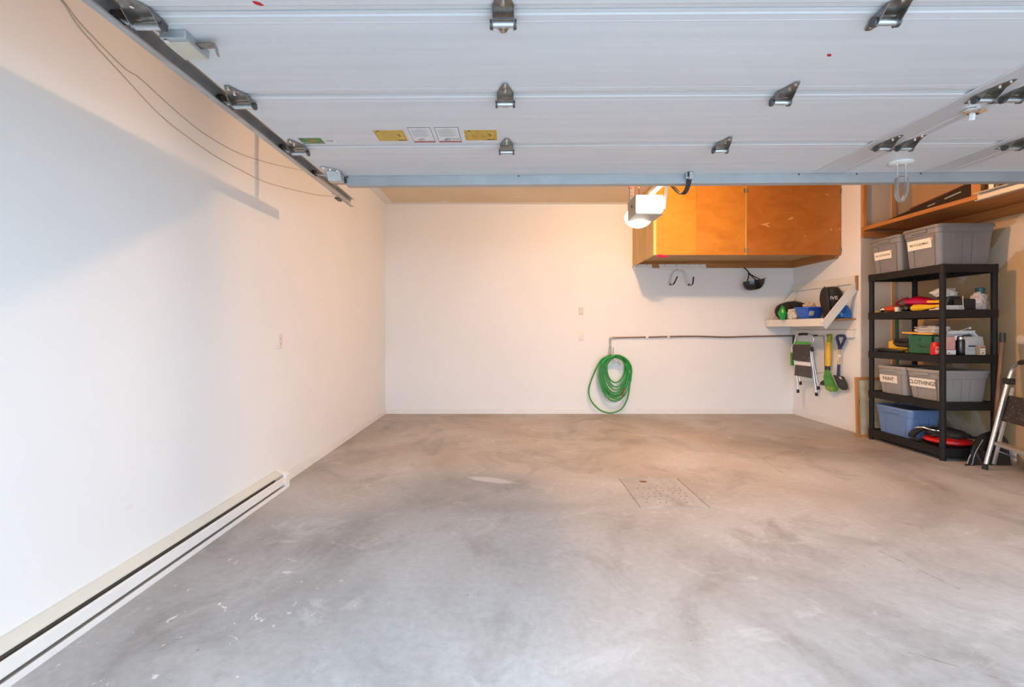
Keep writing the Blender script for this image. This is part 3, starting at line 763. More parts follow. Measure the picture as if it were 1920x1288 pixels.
# ------------------------------------------------------------------ hook rails, double hook, helmet
def hook_rail(px0, px1, label):
    a = at(px0, 502, YB-.055); b = at(px1, 502, YB-.055)
    t = thing('hook_rail', label, 'hook rail', ((a.x+b.x)/2, YB-.05, 2.12), group='white hook rails under the cabinet')
    m = MB(); y = YB-.0425
    m.prism([(a.x, y, 2.163), (a.x, y-.006, 2.163), (a.x, y-.006, 2.128), (a.x, y-.022, 2.122), (a.x, y-.022, 2.094), (a.x, y-.017, 2.094), (a.x, y-.017, 2.118), (a.x, y, 2.118)], (b.x-a.x, 0, 0))
    r = m.build('rail', M_WHITEPL, t)
    n = max(2, int((b.x-a.x)/.16))
    for k in range(n):
        x = a.x+(b.x-a.x)*(k+.5)/n
        s = MB(); s.cyl((x, y-.009, 2.152), (x, y-.006, 2.152), .006, seg=8); s.build('screw', M_DARKSTEEL, r)
    return t
hook_rail(1188, 1222.5, 'short white hook rail under the left end of cabinet')
hook_rail(1236, 1324, 'longer white hook rail holding the double hook')
t = thing('double_hook', 'white double storage hook with black tips on the rail', 'hook', at(1275, 507, 6.6))
ya = YB-.078
m = MB(); arch = [at(1256.5, 533, ya), at(1258, 522, ya), at(1261.5, 512, ya), at(1267, 507.3, ya), at(1274, 506.5, ya), at(1281, 508, ya), at(1285, 513, ya), at(1286.5, 521, ya), at(1289, 530, ya), at(1292, 534, ya)]
m.tube(spline(arch, 5), .0085, 8); m.build('hook_arch', plain('white hook enamel', (.60, .60, .60), .35, var=.05), t, 60)
m = MB(); c = at(1274, 504, ya); m.box(c.x-.02, c.x+.02, ya-.004, ya+.02, c.z-.03, c.z+.045); m.build('mounting_plate', M_WHITEPL, t, bevel=.004)
for pr in ([(1256.5, 533, ya), (1258, 534, ya-.06), (1262, 533.5, ya-.10), (1265, 529, ya-.11), (1270, 518.5, ya-.11)], [(1291, 533.5, ya), (1294, 534.5, ya-.06), (1298, 533.5, ya-.10), (1299.5, 528, ya-.11), (1300.3, 519, ya-.11)]):
    q = spline([at(*p) for p in pr], 5)
    m = MB(); m.tube(q[:12], .0085, 8); m.build('prong', plain('grey prong', (.25, .23, .21), .5), t, 60)
    m = MB(); m.tube(q[11:], .0095, 8); tag(m.build('tip', M_RUBBER, t, 60), 'black rubber tip')
    m = MB(); m.tube(q[:4], .0135, 8); tag(m.build('joint_sleeve', M_RUBBER, t, 60), 'black joint sleeve')
hc = at(1413.5, 526, 6.50)
t = thing('bicycle_helmet', 'glossy black helmet hanging upside down by its straps under cabinet', 'helmet', hc, (0, math.radians(-8), 0))
m = MB(False); rings = []
for k in range(9):
    a = PI/2*k/8; r = math.cos(a)**.6 if k < 8 else .12
    rings.append([Vector((.15*r*math.cos(2*PI*i/28)+(.02*math.sin(a)*-1), .105*r*math.sin(2*PI*i/28), -.135*math.sin(a))) for i in range(28)])
inner = [[Vector((p.x*.88, p.y*.88, p.z*.86+.002)) for p in r] for r in rings[:7]]
m.loft(list(reversed(inner))+rings); m.build('shell', M_BLACKGLOSS, t, 50)
m = MB(False); m.prism([(.10, -.07, .0), (.155, -.04, .006), (.17, 0, .008), (.155, .04, .006), (.10, .07, 0), (.12, 0, .0)], (0, 0, .008)); m.build('visor', M_BLACKGLOSS, t)
top = Vector((-.05, .06, .205))
for a in ((-.11, -.02, -.01), (-.01, -.09, -.012), (.055, -.08, -.008)):
    m = MB(False); k = Vector((-.04, .02, .105))
    m.bar([Vector(a), k], .014, .004, up=(0, -1, 0)); m.build('strap', M_BLACKFAB, t)
m = MB(False); m.bar(spline([(-.04, .02, .09), (-.045, .035, .14), (-.055, .09, .195), (-.055, .127, .208)], 5), .016, .005, up=(0, -1, 0)); m.build('strap', M_BLACKFAB, t)
m = MB(False); m.box(-.058, -.026, .012, .026, .092, .118); m.build('buckle', M_BLACK, t, bevel=.003)

# ------------------------------------------------------------------ painted wall shelf in the right corner
SX, SY0, SY1, SZ = 3.705, 5.45, 6.655, 1.357
t = thing('bracket_shelf', 'white painted bracket shelf on the right wall loaded with bags', 'shelf', (3.9, 6.05, 1.3))
m = MB(); m.box(SX+.02, XR-.001, SY0+.01, SY1, SZ-.02, SZ); m.build('shelf_board', wood('brown shelf board', (.28, .14, .05), (.36, .2, .08), (.42, .25, .1), 'y', knots=False), t)
m = MB(); m.box(SX, SX+.02, SY0, SY1, SZ-.092, SZ+.002); m.build('front_board', M_SHELFPAINT, t, bevel=.002)
for y in (SY0-.012, SY1-.06):
    m = MB(); a = Vector((SX+.028, y, SZ-.075)); b = Vector((XR-.02, y, 1.735)); d = (b-a).normalized(); n = Vector((-d.z, 0, d.x))*.045
    m.prism([a-n-d*.03, a+n-d*.01, b+n, Vector((XR-.001, y, 1.80)), Vector((XR-.001, y, 1.70)), b-n], (0, .02, 0)); m.build('diagonal_brace', M_SHELFPAINT, t, bevel=.001)
m = MB(); m.box(XR-.022, XR, SY0, SY1, 1.77, 1.865); m.build('wall_cleat', M_SHELFPAINT, t, bevel=.002)
m = MB(); m.box(XR-.026, XR, SY0-.028, SY0-.0005, 1.69, 1.862); m.build('upright', wood('weathered end wood', (.25, .15, .08), (.33, .2, .11), (.4, .26, .15), 'z', knots=False), t)
m = MB(); m.box(XR-.022, XR, SY0, SY1, 1.222, SZ-.0205); m.build('wall_cleat', M_SHELFPAINT, t, bevel=.002)
m = MB(); m.box(XR-.045, XR, SY0+.02, SY1, 1.130, 1.220); m.build('peg_board_strip', M_SHELFPAINT, t, bevel=.002)

g = SZ+.001
# curved black roll
t = thing('padded_roll', 'curved black padded roll on the far end of the wall shelf', 'bag', (3.85, 6.42, g))
pp = spline([(3.822, 6.31, g+.095), (3.822, 6.40, g+.118), (3.88, 6.47, g+.135), (3.945, 6.475, g+.16), (3.985, 6.40, g+.165), (4.0, 6.30, g+.14)], 6)
sc = [min(1, .55+.45*math.sin(min(1, i/5)*PI/2)) * (1-.25*i/len(pp)) for i in range(len(pp))]
m = MB(); m.tube(pp, .118, 18, scales=sc); m.build('roll', M_BLACKFAB, t, 60, bevel=.02)
t = thing('green_pouch', 'shiny bright green pouch hanging over the wall shelf edge', 'pouch', (3.74, 6.02, g))
m = MB(); m.blob(at(1467, 586, 6.15), (.036, .045, .105), .15, 2.2, 4, .95, 4, .12, shape=lambda p: Vector((p.x*(1.15-1.6*max(0, p.z)/.2), p.y*(1.1-1.2*max(0, p.z)/.2), p.z))); m.build('pouch', plain('shiny green film', (.01, .33, .05), .18, var=.25), t, 60)
t = thing('white_sack', 'crumpled white plastic sack between green pouch and blue bin', 'bag', (3.82, 5.92, g))
m = MB(); m.blob((3.80, 6.16, g+.055), (.065, .065, .085), .2, 2.4, 9, .62, 4, .3); m.build('sack', M_WHITEBAG, t, 60)
# small blue bin
t = thing('storage_bin', 'bright blue open bin with white label on wall shelf', 'bin', (3.885, 5.95, g), (0, 0, math.radians(12)))
m = MB(False)
m.loft([rrect(-.10, .10, -.075, .075, 0, .02), rrect(-.135, .135, -.10, .10, .135, .022), rrect(-.147, .147, -.112, .112, .137, .024), rrect(-.147, .147, -.112, .112, .155, .024), rrect(-.13, .13, -.095, .095, .155, .02), rrect(-.10, .10, -.07, .07, .01, .018)])
b = m.build('bin_body', M_BLUEBIN, t, 40)
m = MB(False)
for k in range(5):
    x = -.12+.06*k
lb = m
lb.prism([(-.097, -.0865, .045), (-.03, -.0865, .045), (-.03, -.0975, .10), (-.097, -.0975, .10)], (0, -.002, 0)); l = lb.build('bin_label', M_PAPER, t)
m = MB(False)
for k in range(3):
    for j in range(3+k % 2): m.prism([(-.09+j*.017, -.0885-.0035*(k+.5), .052+.016*k), (-.078+j*.017, -.0885-.0035*(k+.5), .052+.016*k), (-.078+j*.017, -.0905-.0035*(k+.5), .06+.016*k), (-.09+j*.017, -.0905-.0035*(k+.5), .06+.016*k)], (0, -.002, 0))
m.build('print', M_GPRINT, l)
t = thing('work_gloves', 'beige crumpled cloth bundle heaped in the blue bin', 'cloth', (3.88, 5.9, g+.09))
m = MB(); m.blob((3.89, 5.96, g+.145), (.075, .06, .075), .25, 2.4, 3, .9, 4, .3); m.build('cloth', M_BEIGE, t, 60)
t = thing('duffel_bag', 'black duffel bag with pale lettering behind the diagonal brace', 'bag', (4.0, 5.72, g))
m = MB(); c = Vector((4.0, 5.80, g+.27))
m.blob((4.0, 5.70, g+.20), (.10, .10, .225), .08, 1.6, 12, .90, 4, .06, shape=lambda p: Vector((max(-.095, min(.10, p.x*1.15))-.02*(p.z/.2), max(-.105, min(.105, p.y*1.25)), min(.19, p.z*1.12)))); bd = m.build('bag_body', M_BLACKFAB, t, 60)
Mt = frame_m((3.95, 5.595, g+.25), (1, -.35, 0), (0, .05, 1)); lettering('lettering', 'IVE', .06, plain('pale print', (.5, .48, .45), .6), Mt, bd, .004)
m = MB(); m.bar(spline([(3.90, 5.70, g+.385), (3.885, 5.62, g+.34), (3.885, 5.60, g+.20), (3.90, 5.60, g+.06)], 5), .035, .006, up=(-1, 0, 0)); m.build('strap', M_BLACK, t)
t = thing('blue_plastic_bag', 'crumpled shiny blue plastic bag at near end of the wall shelf', 'bag', (4.02, 5.53, g))
m = MB(); m.blob((4.015, 5.525, g+.065), (.08, .05, .10), .2, 2.3, 21, .6, 4, .3); m.build('bag', M_BLUEBAG, t, 60)

# ------------------------------------------------------------------ things hanging under the wall shelf
def SY(px): return 6.33-(px-1487)/48*.30
def sp(px, py, d=0): return at(px, py, SY(px)+d)
t = thing('hanging_step_stool', 'folded aluminium step stool hung on the right wall under the shelf', 'step stool', sp(1508, 742))
m = MB(); m.tube(spline([sp(1496, 731), sp(1492, 690), sp(1487, 662), sp(1484.5, 652), sp(1490, 643), sp(1492, 634), sp(1496, 628.5), sp(1503, 626.5), sp(1513, 626.5), sp(1521, 628.5), sp(1525.5, 634), sp(1525, 641), sp(1520.5, 648), sp(1518.5, 655), sp(1521, 670), sp(1526, 705), sp(1530.5, 737)], 6), .0115, 10); m.build('front_frame', M_ALU, t, 60)
m = MB(); m.tube([sp(1521, 655, .05), sp(1526, 685, .05), sp(1534, 725, .05)], .010, 8); m.build('rear_leg', M_ALU, t, 60)
m = MB(); m.tube([sp(1491, 655, .05), sp(1496, 690, .05), sp(1500, 716, .05)], .010, 8); m.build('rear_leg', M_ALU, t, 60)
m = MB(); m.tube([sp(1500, 713, .05), sp(1532, 719, .05)], .004, 6); m.build('cross_rod', M_ALU, t, 60)
m = MB(); m.tube([sp(1498, 627), sp(1505, 626.3), sp(1515, 626.5)], .0175, 10); m.build('grip', M_RUBBER, t, 60)
def slab(pts, dy, name, mt, par, bev=.004):
    m = MB(); m.prism(pts, (-dy*.4, dy, 0)); return m.build(name, mt, par, bevel=bev)
slab([sp(1487.5, 675, -.03), sp(1490, 646, -.03), sp(1520, 646, -.03), sp(1518, 679, -.03)], .022, 'upper_tread', M_SPECK, t)
slab([sp(1491, 645.5, -.03), sp(1495, 640, -.03), sp(1519.5, 641, -.03), sp(1520, 646, -.03)], .02, 'tread_edge', M_GREEN, t)
slab([sp(1492.5, 704, -.03), sp(1494, 684, -.03), sp(1521, 687, -.03), sp(1523, 709.5, -.03)], .022, 'lower_tread', plain('dark grip tread', (.07, .065, .065), .7, var=.2), t)
slab([sp(1493, 678, -.012), sp(1493.5, 684, -.012), sp(1520.5, 687, -.012), sp(1520, 680, -.012)], .02, 'cross_panel', M_PAPER, t)
m = MB(); q = sp(1523, 654); m.cyl(q+Vector((-.02, -.02, .012)), q+Vector((.02, .03, -.02)), .02, seg=12); m.build('pivot', M_RUBBER, t, 40)
for px, py, d in ((1496, 731, 0), (1530.5, 737, 0), (1500.5, 716, .05), (1534, 725, .05)):
    m = MB(); m.cyl(sp(px, py-1, d), sp(px+.6, py+5.5, d), .0165, .018, seg=10); m.build('foot', M_RUBBER, t, 40)
t = thing('squeegee', 'dark narrow tool with green end hanging behind the stool', 'tool', at(1487, 690, 6.5))
m = MB(); m.box(4.05, 4.0745, 6.56, 6.585, .83, 1.15); m.build('shaft', M_DARKSTEEL, t)
q = at(1484.5, 674, 6.57); m = MB(); m.box(q.x-.01, q.x+.045, 6.55, 6.59, q.z-.085, q.z+.10); m.build('green_end', M_GREEN, t, bevel=.006)
t = thing('wire_hook', 'thin grey wire frame on the wall beside the hanging stool', 'wire hook', at(1540, 640, 6.0))
m = MB(); X = XR-.06
def wp(px, py, X=XR-.055): Y = FPX*X/(px-VX); return at(px, py, Y)
m.tube([wp(1526, 630), wp(1544.5, 629.5), wp(1546, 655), wp(1546.5, 698), wp(1531, 700)], .0045, 6); m.build('wire', M_ZINC, t, 60)
m = MB(); m.tube([wp(1526, 629), wp(1532, 629)], .010, 8); m.build('grip', M_RUBBER, t, 60)
# broom with yellow handle and green fan
t = thing('snow_brush', 'yellow handled broom with a green fan hanging under the shelf', 'broom', wp(1555, 733))
a, b = wp(1553.5, 640), wp(1552.5, 686)
m = MB(); m.tube([a, b], .034, 12); m.build('handle', M_YELLOW, t, 40)
m = MB(); m.tube([wp(1556, 628, XR-.06), wp(1555, 641)], .027, 12); m.tube([wp(1551.5, 629), wp(1559.5, 629)], .018, 8); m.build('handle_end', plain('olive plastic', (.27, .28, .01), .4), t, 40)
m = MB(); m.tube([wp(1551.5, 684), wp(1552, 695)], .030, 12); m.build('collar', M_BLACK, t, 40)
m = MB(); pl = [wp(1550, 693), wp(1554.5, 693), wp(1560, 705), wp(1567, 722), wp(1573.5, 729), wp(1569, 734), wp(1560, 734.5), wp(1552, 730), wp(1549, 716), wp(1547.5, 708)]
m.prism(pl, (-.028, 0, 0)); m.build('fan', M_GREEN, t, bevel=.004)
m = MB(); m.prism([p+Vector((-.029, 0, 0)) for p in (wp(1555, 723), wp(1567, 726), wp(1567.5, 733.5), wp(1553, 730))], (-.004, 0, 0)); m.build('fan_lip', plain('lime plastic', (.22, .36, .02), .4), t)
t = thing('dustpan', 'black dustpan edge showing left of the green broom fan', 'dustpan', wp(1545, 723))
m = MB(); m.prism([wp(x, y, XR-.018) for x, y in ((1536.5, 721), (1538, 716), (1543, 712.5), (1549, 713), (1553, 716), (1553, 724))], (.015, 0, 0)); m.build('pan', M_BLACK, t, bevel=.003)
# short shovel
t = thing('hand_shovel', 'short black shovel with navy D handle on the right wall', 'shovel', wp(1578, 731))
m = MB(); dh = spline([wp(1574.5, 652), wp(1572, 643), wp(1569.5, 634), wp(1571, 630), wp(1577, 629.5), wp(1582.5, 630), wp(1584, 634), wp(1580.5, 643), wp(1575.5, 652)], 5)
m.tube(dh, .016, 8); m.tube([wp(1574.7, 647), wp(1574.7, 655)], .022, 10); m.build('grip', M_NAVY, t, 60)
m = MB(); m.tube([wp(1574.7, 650), wp(1572.5, 687)], .0155, 10); m.build('shaft', M_POLE, t, 60)
m = MB(); m.tube([wp(1573.8, 664.5), wp(1573, 673)], .017, 10); m.build('shaft_label', M_PAPER, t, 60)
m = MB(); m.tube([wp(1572.8, 683), wp(1571.5, 706)], .017, 10); m.build('socket', M_NAVY, t, 60)
m = MB(); m.prism([wp(x, y, XR-.045) for x, y in ((1563.5, 703), (1574, 704.5), (1583, 706), (1589, 722), (1589.5, 729), (1586, 731.5), (1580, 731), (1573, 726))], (-.012, 0, 0)); m.build('blade', M_BLACK, t, bevel=.004)
m = MB(); m.prism([wp(x, y, XR-.058) for x, y in ((1572.5, 706), (1577, 707), (1579, 711.5), (1575.5, 710))], (-.002, 0, 0)); m.build('blade_label', M_PAPER, t)

# ------------------------------------------------------------------ black shelving unit
SHX0, SHX1, SHY0, SHY1 = 4.03, 4.565, 4.275, 5.175
TIER = [.115, .545, .985, 1.412, 1.835]
su = thing('shelving_unit', 'black five tier plastic shelving unit against the tan wall', 'shelving unit', (4.30, 4.72, 0))
for z in TIER:
    m = MB()
    m.loft([rrect(SHX0, SHX1, SHY0, SHY1, z-.074, .022), rrect(SHX0, SHX1, SHY0, SHY1, z-.004, .022), rrect(SHX0+.004, SHX1-.004, SHY0+.004, SHY1-.004, z, .02),
            rrect(SHX0+.012, SHX1-.012, SHY0+.012, SHY1-.012, z, .016), rrect(SHX0+.014, SHX1-.014, SHY0+.014, SHY1-.014, z-.006, .016)], cap0=False)
    m.loft([rrect(SHX0+.006, SHX1-.006, SHY0+.006, SHY1-.006, z-.074, .018), rrect(SHX0+.006, SHX1-.006, SHY0+.006, SHY1-.006, z-.012, .018)], cap0=False, cap1=True)
    for k in range(1, 6):
        yy = SHY0+(SHY1-SHY0)*k/6; m.box(SHX0+.006, SHX1-.006, yy-.003, yy+.003, z-.05, z-.012)
    m.build('shelf', M_SHELFBLACK, su, 40)
for x in (4.056, 4.538):
    for y in (4.303, 5.146):
        m = MB(); pr = []
        lv = [0]+TIER
        for i, z in enumerate(TIER):
            z0 = (TIER[i-1] if i else 0); pr += [(.0245, z0+.0), (.0245, z-.076), (.029, z-.075), (.029, z+.001), (.0245, z+.002)]
        pr[-1] = (.022, TIER[-1]+.004)
        m.lathe(pr, (x, y, 0), 16); m.build('post', M_SHELFBLACK, su, 40)

# totes: local x = depth (label end at -x), y = width, z up
def tote(label, loc, L, W, H, body_m, text, tsize, lid_drop=.03, lab=(.0, .6, .36, .2), rot=0, band=.055, tape=False):
    t = thing('storage_tote', label, 'storage tote', loc, (0, 0, rot), 'plastic storage totes on the shelving unit')
    m = MB(False); bt = .86; r = .045
    def rr(s, z, rad=r): return rrect(-L/2*s, L/2*s, -W/2*s, W/2*s, z, rad)
    sB = .96
    m.loft([rr(bt, .0), rr(bt, .003), rr(sB-.012, H-lid_drop-band), rr(sB+.012, H-lid_drop-band+.003), rr(sB+.02, H-lid_drop), rr(sB-.03, H-lid_drop), rr(bt-.03, .012)])
    # raised ribs on the four sides
    for fx in (-.5, -.14, .22):
        for s in (-1, 1):
            def P(u, v):          # along L on the long sides
                k = bt+(sB-.012-bt)*v; return Vector((L/2*k*u, s*(W/2*k+.001), v*(H-lid_drop-band)))
            a, b_, c, d = P(fx, .02), P(fx+.2, .02), P(fx+.2, .97), P(fx, .97)
            m.prism([a, b_, c, d], (0, s*.005, 0))
    for s in (-1, 1):
        def Q(u, v):
            k = bt+(sB-.012-bt)*v; return Vector((s*(L/2*k+.001), W/2*k*u, v*(H-lid_drop-band)))
        for u0, u1 in ((-.78, -.45), (.45, .78)):
            m.prism([Q(u0, .02), Q(u1, .02), Q(u1, .97), Q(u0, .97)], (s*.005, 0, 0))
    bo = m.build('tote_body', body_m, t, 35)
    m = MB(False); k = 1.0
    m.loft([rr(1.0, H-lid_drop-.002, .05), rr(1.02, H-lid_drop-.002, .05), rr(1.02, H-.012, .05), rr(1.0, H-.004, .05), rr(.94, H-.004, .045), rr(.92, H-.012, .045)])
    m.build('tote_lid', body_m, t, 40)
    for s in (-1, 1):
        m = MB(False); x0 = s*L/2*(sB+.01)
        m.box(min(x0, x0+s*.016), max(x0, x0+s*.016), -W*.2, W*.2, H-lid_drop-.035, H-lid_drop-.004); m.build('handle', body_m, t, bevel=.005)
    if text:
        cy, cz, lw, lh = lab[0]*W, lab[1]*H, lab[2]*W, lab[3]*H
        v = cz/(H-lid_drop-band); kx = bt+(sB-.012-bt)*min(v, 1)
        slope = (L/2*(sB-.012-bt))/(H-lid_drop-band)
        X0 = -(L/2*kx+.0095)
        up = Vector((-slope, 0, 1)).normalized(); rgt = Vector((0, -1, 0)); o = Vector((X0, cy, cz)); nrm = rgt.cross(up)
        m = MB(False); m.prism([o-rgt*lw/2-up*lh/2, o+rgt*lw/2-up*lh/2, o+rgt*lw/2+up*lh/2, o-rgt*lw/2+up*lh/2], nrm*.0015); la = m.build('paper_label', M_PAPER, t)
        if tape:
            m = MB(False); q = o+rgt*lw*.5+up*lh*.36; m.prism([q-rgt*.01-up*.011, q+rgt*.018-up*.011, q+rgt*.018+up*.014, q-rgt*.01+up*.014], nrm*.002); m.build('tape', M_BEIGE, la)
        Mw = wm(t) @ frame_m(o+nrm*.0017, rgt, up); lettering('lettering', text, tsize, M_INK, Mw, la, .0004, 1.0)
    return t
zt = TIER[4]+.001
tote('grey tote labelled for outdoors at far end of the top shelf', (4.31, 4.965, zt), .54, .40, .385, M_GREYTOTE, 'VW OUTDOORS', .026, lab=(.06, .50, .56, .22), tape=True)
tote('big grey tote labelled for cycling at near end of top shelf', (4.315, 4.53, zt), .56, .41, .395, M_GREYTOTE, 'BICYCLES/MISC', .031, lab=(.02, .575, .64, .24), tape=True)
z4 = TIER[1]-.005
tote('taupe tote marked paint at far end of the fourth tier', (4.315, 4.925, z4), .49, .365, .30, M_WARMTOTE, 'PAINT', .052, lab=(.06, .52, .62, .27))
tote('taupe tote marked clothings at near end of the fourth tier', (4.315, 4.535, z4), .49, .39, .30, M_WARMTOTE, 'CLOTHINGS', .054, lab=(.02, .53, .72, .29))
tote('blue tote on the bottom tier under the taupe totes', (4.235, 4.895, TIER[0]-.005), .335, .46, .298, M_BLUETOTE, None, 0)

# ---- tier 2 (second from top)
z2 = TIER[3]+.001
def onx(px, X): return FPX*X/(px-VX)
t = thing('red_multi_tool', 'small red tool with chrome head and yellow tip on second shelf', 'tool', (4.08, 5.05, z2))
m = MB(); m.blob((4.09, 4.93, z2+.034), (.03, .085, .032), .05, 1.6, 2, .98, 3); m.build('tool_body', plain('orange red plastic', (.52, .06, .015), .25), t, 60)
m = MB(); m.blob((4.085, 5.03, z2+.03), (.025, .035, .028), .1, 2, 3, .98, 3); m.build('chrome_head', M_CHROME, t, 60)
m = MB(); m.box(4.065, 4.09, 5.06, 5.112, z2, z2+.012); m.build('tip', M_YELLOW, t, bevel=.003)
t = thing('wood_block', 'small cream block beside the red tool on second shelf', 'block', (4.08, 4.84, z2))
m = MB(); m.box(4.07, 4.11, 4.822, 4.858, z2, z2+.048); m.build('block', M_PAPER, t, bevel=.003)
t = thing('black_clamp', 'black clamp between cream block and yellow handle', 'clamp', (4.09, 4.73, z2))
m = MB(); m.blob((4.10, 4.755, z2+.036), (.035, .06, .036), .25, 3, 8, .98, 3, .2); m.build('clamp_body', M_BLACK, t, 60)
m = MB(); m.cyl((4.075, 4.70, z2+.03), (4.075, 4.78, z2+.03), .006); m.build('clamp_screw', M_CHROME, t, 40)
t = thing('yellow_scraper', 'yellow paddle shaped handle lying along second shelf edge', 'tool', (4.07, 4.56, z2))
m = MB(); ys = [onx(px, 4.07) for px in (1707, 1712, 1725, 1740, 1752, 1761)]
m.sweep([(4.075, y, z2+.026+.012*(i/5)) for i, y in enumerate(ys)], [(.012*math.cos(a), .034*math.sin(a)) for a in [2*PI*k/12 for k in range(12)]], scales=[.55, .98, .9, .6, .42, .36]); m.build('handle', M_YELLOW, t, 50)
m = MB(); m.cyl((4.085, 4.40, z2+.022), (4.085, 4.53, z2+.012), .01, seg=8); m.build('steel_rod', M_CHROME, t, 40)
m = MB(); m.box(4.11, 4.15, 4.42, 4.70, z2, z2+.03); m.build('dark_blade', M_BLACK, t, bevel=.004)
t = thing('hand_vacuum', 'glossy magenta handheld vacuum lying on top of the tools', 'vacuum', (4.2, 4.68, z2))
path = [(4.17, onx(px, 4.17), z2+.03+(571-py)*.0052) for px, py in ((1681, 559.5), (1686, 559), (1695, 558), (1702, 558), (1712, 558), (1724, 559), (1732, 560), (1744, 561), (1757, 564))]
m = MB(); m.tube(spline(path[3:], 4), .048, 16, scales=[min(1, .8+.2*i/6)*(1-.55*max(0, (i-8)/13)) for i in range(21)]); m.build('vacuum_body', M_MAGENTA, t, 60)
m = MB(); p0, p1 = Vector(path[0]), Vector(path[3]); up = Vector((0, 0, 1))
m.tube(spline([p1+up*.042, p0*.5+p1*.5+up*.036, p0+up*.008, p0-up*.006, p0*.5+p1*.5-up*.03, p1-up*.04], 6), .0115, 8); m.build('handle', M_CRIMSON, t, 60)
m = MB(); m.tube(spline([Vector(path[4])+Vector((.03, 0, .035)), Vector(path[6])+Vector((.03, 0, .022)), Vector(path[7])+Vector((.03, 0, 0)), Vector(path[8])+Vector((.03, 0, -.02))], 5), .028, 10); m.build('nozzle', M_CRIMSON, t, 60)
m = MB(); m.box(4.125, 4.215, 4.50, 4.78, z2, z2+.055); tag(m.build('charging_base', M_BLACK, t, bevel=.006), 'black base under the vacuum')
t = thing('yellow_level', 'thin yellow stick poking out under the magenta vacuum', 'tool', (4.1, 4.42, z2+.06))
m = MB(); m.bar([(4.10, onx(1739, 4.10), z2+.085), (4.10, onx(1766, 4.10), z2+.078)], .016, .024); m.build('stick', M_YELLOW, t, bevel=.003)
t = thing('paper_carton', 'flat white carton at the near edge of second shelf', 'carton', (4.24, 4.40, z2))
a, b_ = at(1776, 574, 4.335), at(1806.5, 574, 4.335)
m = MB(); m.box(a.x-.05, b_.x, 4.335, 4.47, z2, z2+.042); cb = m.build('carton', plain('white carton', (.70, .66, .62), .6, var=.03), t, bevel=.002)
m = MB(); m.box(b_.x-.024, b_.x-.012, 4.3335, 4.336, z2+.008, z2+.034); m.box(b_.x-.04, b_.x-.034, 4.3335, 4.336, z2+.01, z2+.032); m.build('print', M_GPRINT, cb)
t = thing('black_case', 'slanted black fabric case standing behind white carton', 'case', (4.3, 4.45, z2))
x0, x1, x2, x3 = at(1785, 0, 4.40).x, at(1819, 0, 4.40).x, at(1817, 0, 4.40).x, at(1793, 0, 4.40).x
m = MB(); m.prism([(x0, 4.475, z2), (x1, 4.475, z2), (x2, 4.475, z2+.135), (x3+.005, 4.475, z2+.14)], (0, .12, 0)); m.build('case_body', plain('dark blue black fabric', (.02, .028, .036), .5), t, bevel=.008)
m = MB(); m.box(b_.x+.003, at(1821.5, 0, 4.40).x, 4.355, 4.44, z2, z2+.105); m.build('side_pocket', M_BLACKFAB, t, bevel=.01)
m = MB(); m.tube(spline([(b_.x+.01, 4.35, z2+.13), (b_.x+.004, 4.345, z2+.08), (b_.x+.012, 4.348, z2+.03), (b_.x+.018, 4.35, z2+.004)], 5), .0025, 6); m.build('cord', M_WHITEPL, t, 60)
t = thing('plastic_wrap', 'crumpled pale plastic bag lying on top of black case', 'bag', (4.28, 4.53, z2+.14))
m = MB(); m.blob((4.29, 4.535, z2+.172), (.115, .055, .052), .2, 2.2, 31, .72, 4, .35); m.build('wrap', M_WHITEBAG, t, 60)
t = thing('yellow_tubing', 'bunch of yellow tubing left of the black case', 'tubing', (4.22, 4.52, z2+.05))
m = MB(); m.tube(spline([(4.19, 4.50, z2+.012), (4.20, 4.51, z2+.05), (4.235, 4.50, z2+.07), (4.25, 4.52, z2+.10), (4.215, 4.53, z2+.085), (4.19, 4.52, z2+.07)], 5), .012, 8); m.build('tube', M_YELLOW, t, 60)
t = thing('patterned_bag', 'pink and cream patterned bag at right end of second shelf', 'bag', (4.49, 4.41, z2))
c = 4.483
m = MB(); m.blob((c, 4.392, z2+.075), (.088, .05, .105), .12, 2.3, 41, .70, 4, .22, shape=lambda p: Vector((p.x*(1-.28*max(0, p.z)/.1), p.y, p.z))); m.build('bag', M_FLORAL, t, 60)
t = thing('tin_can', 'dark teal tin standing on the patterned bag', 'can', (4.495, 4.39, z2+.11))
m = MB(False); m.lathe([(.030, 0), (.033, .004), (.033, .07), (.036, .074), (.036, .095), (.03, .10)]); m.build('can', M_TEAL, t, 40)

# ---- tier 3 (middle)
z3 = TIER[2]+.001
t = thing('black_pliers', 'flat black tool lying at far end of the middle shelf', 'tool', (4.08, 5.0, z3))
m = MB(); m.bar(spline([(4.075, 5.11, z3+.018), (4.075, 5.03, z3+.03), (4.085, 4.95, z3+.022), (4.085, 4.80, z3+.014)], 5), .03, .022); m.bar(spline([(4.10, 5.10, z3+.012), (4.10, 4.98, z3+.012), (4.10, 4.78, z3+.012)], 5), .04, .02); m.build('tool_body', M_BLACK, t, bevel=.004)
t = thing('power_drill', 'yellow and black power tool beside the green box', 'power tool', (4.13, 4.86, z3))
m = MB(); m.prism([(4.12, onx(px, 4.12), z3+dz) for px, dz in ((1665, .035), (1665.5, .115), (1677, .12), (1682, .09), (1698, .075), (1703, .06), (1700, .035))], (.07, 0, 0)); m.build('tool_body', M_YELLOW, t, bevel=.008)
m = MB(); m.prism([(4.125, onx(px, 4.125), z3+dz) for px, dz in ((1668, .0), (1666, .03), (1690, .03), (1695, .0))], (.06, 0, 0)); m.build('tool_foot', M_YELLOW, t, bevel=.006)
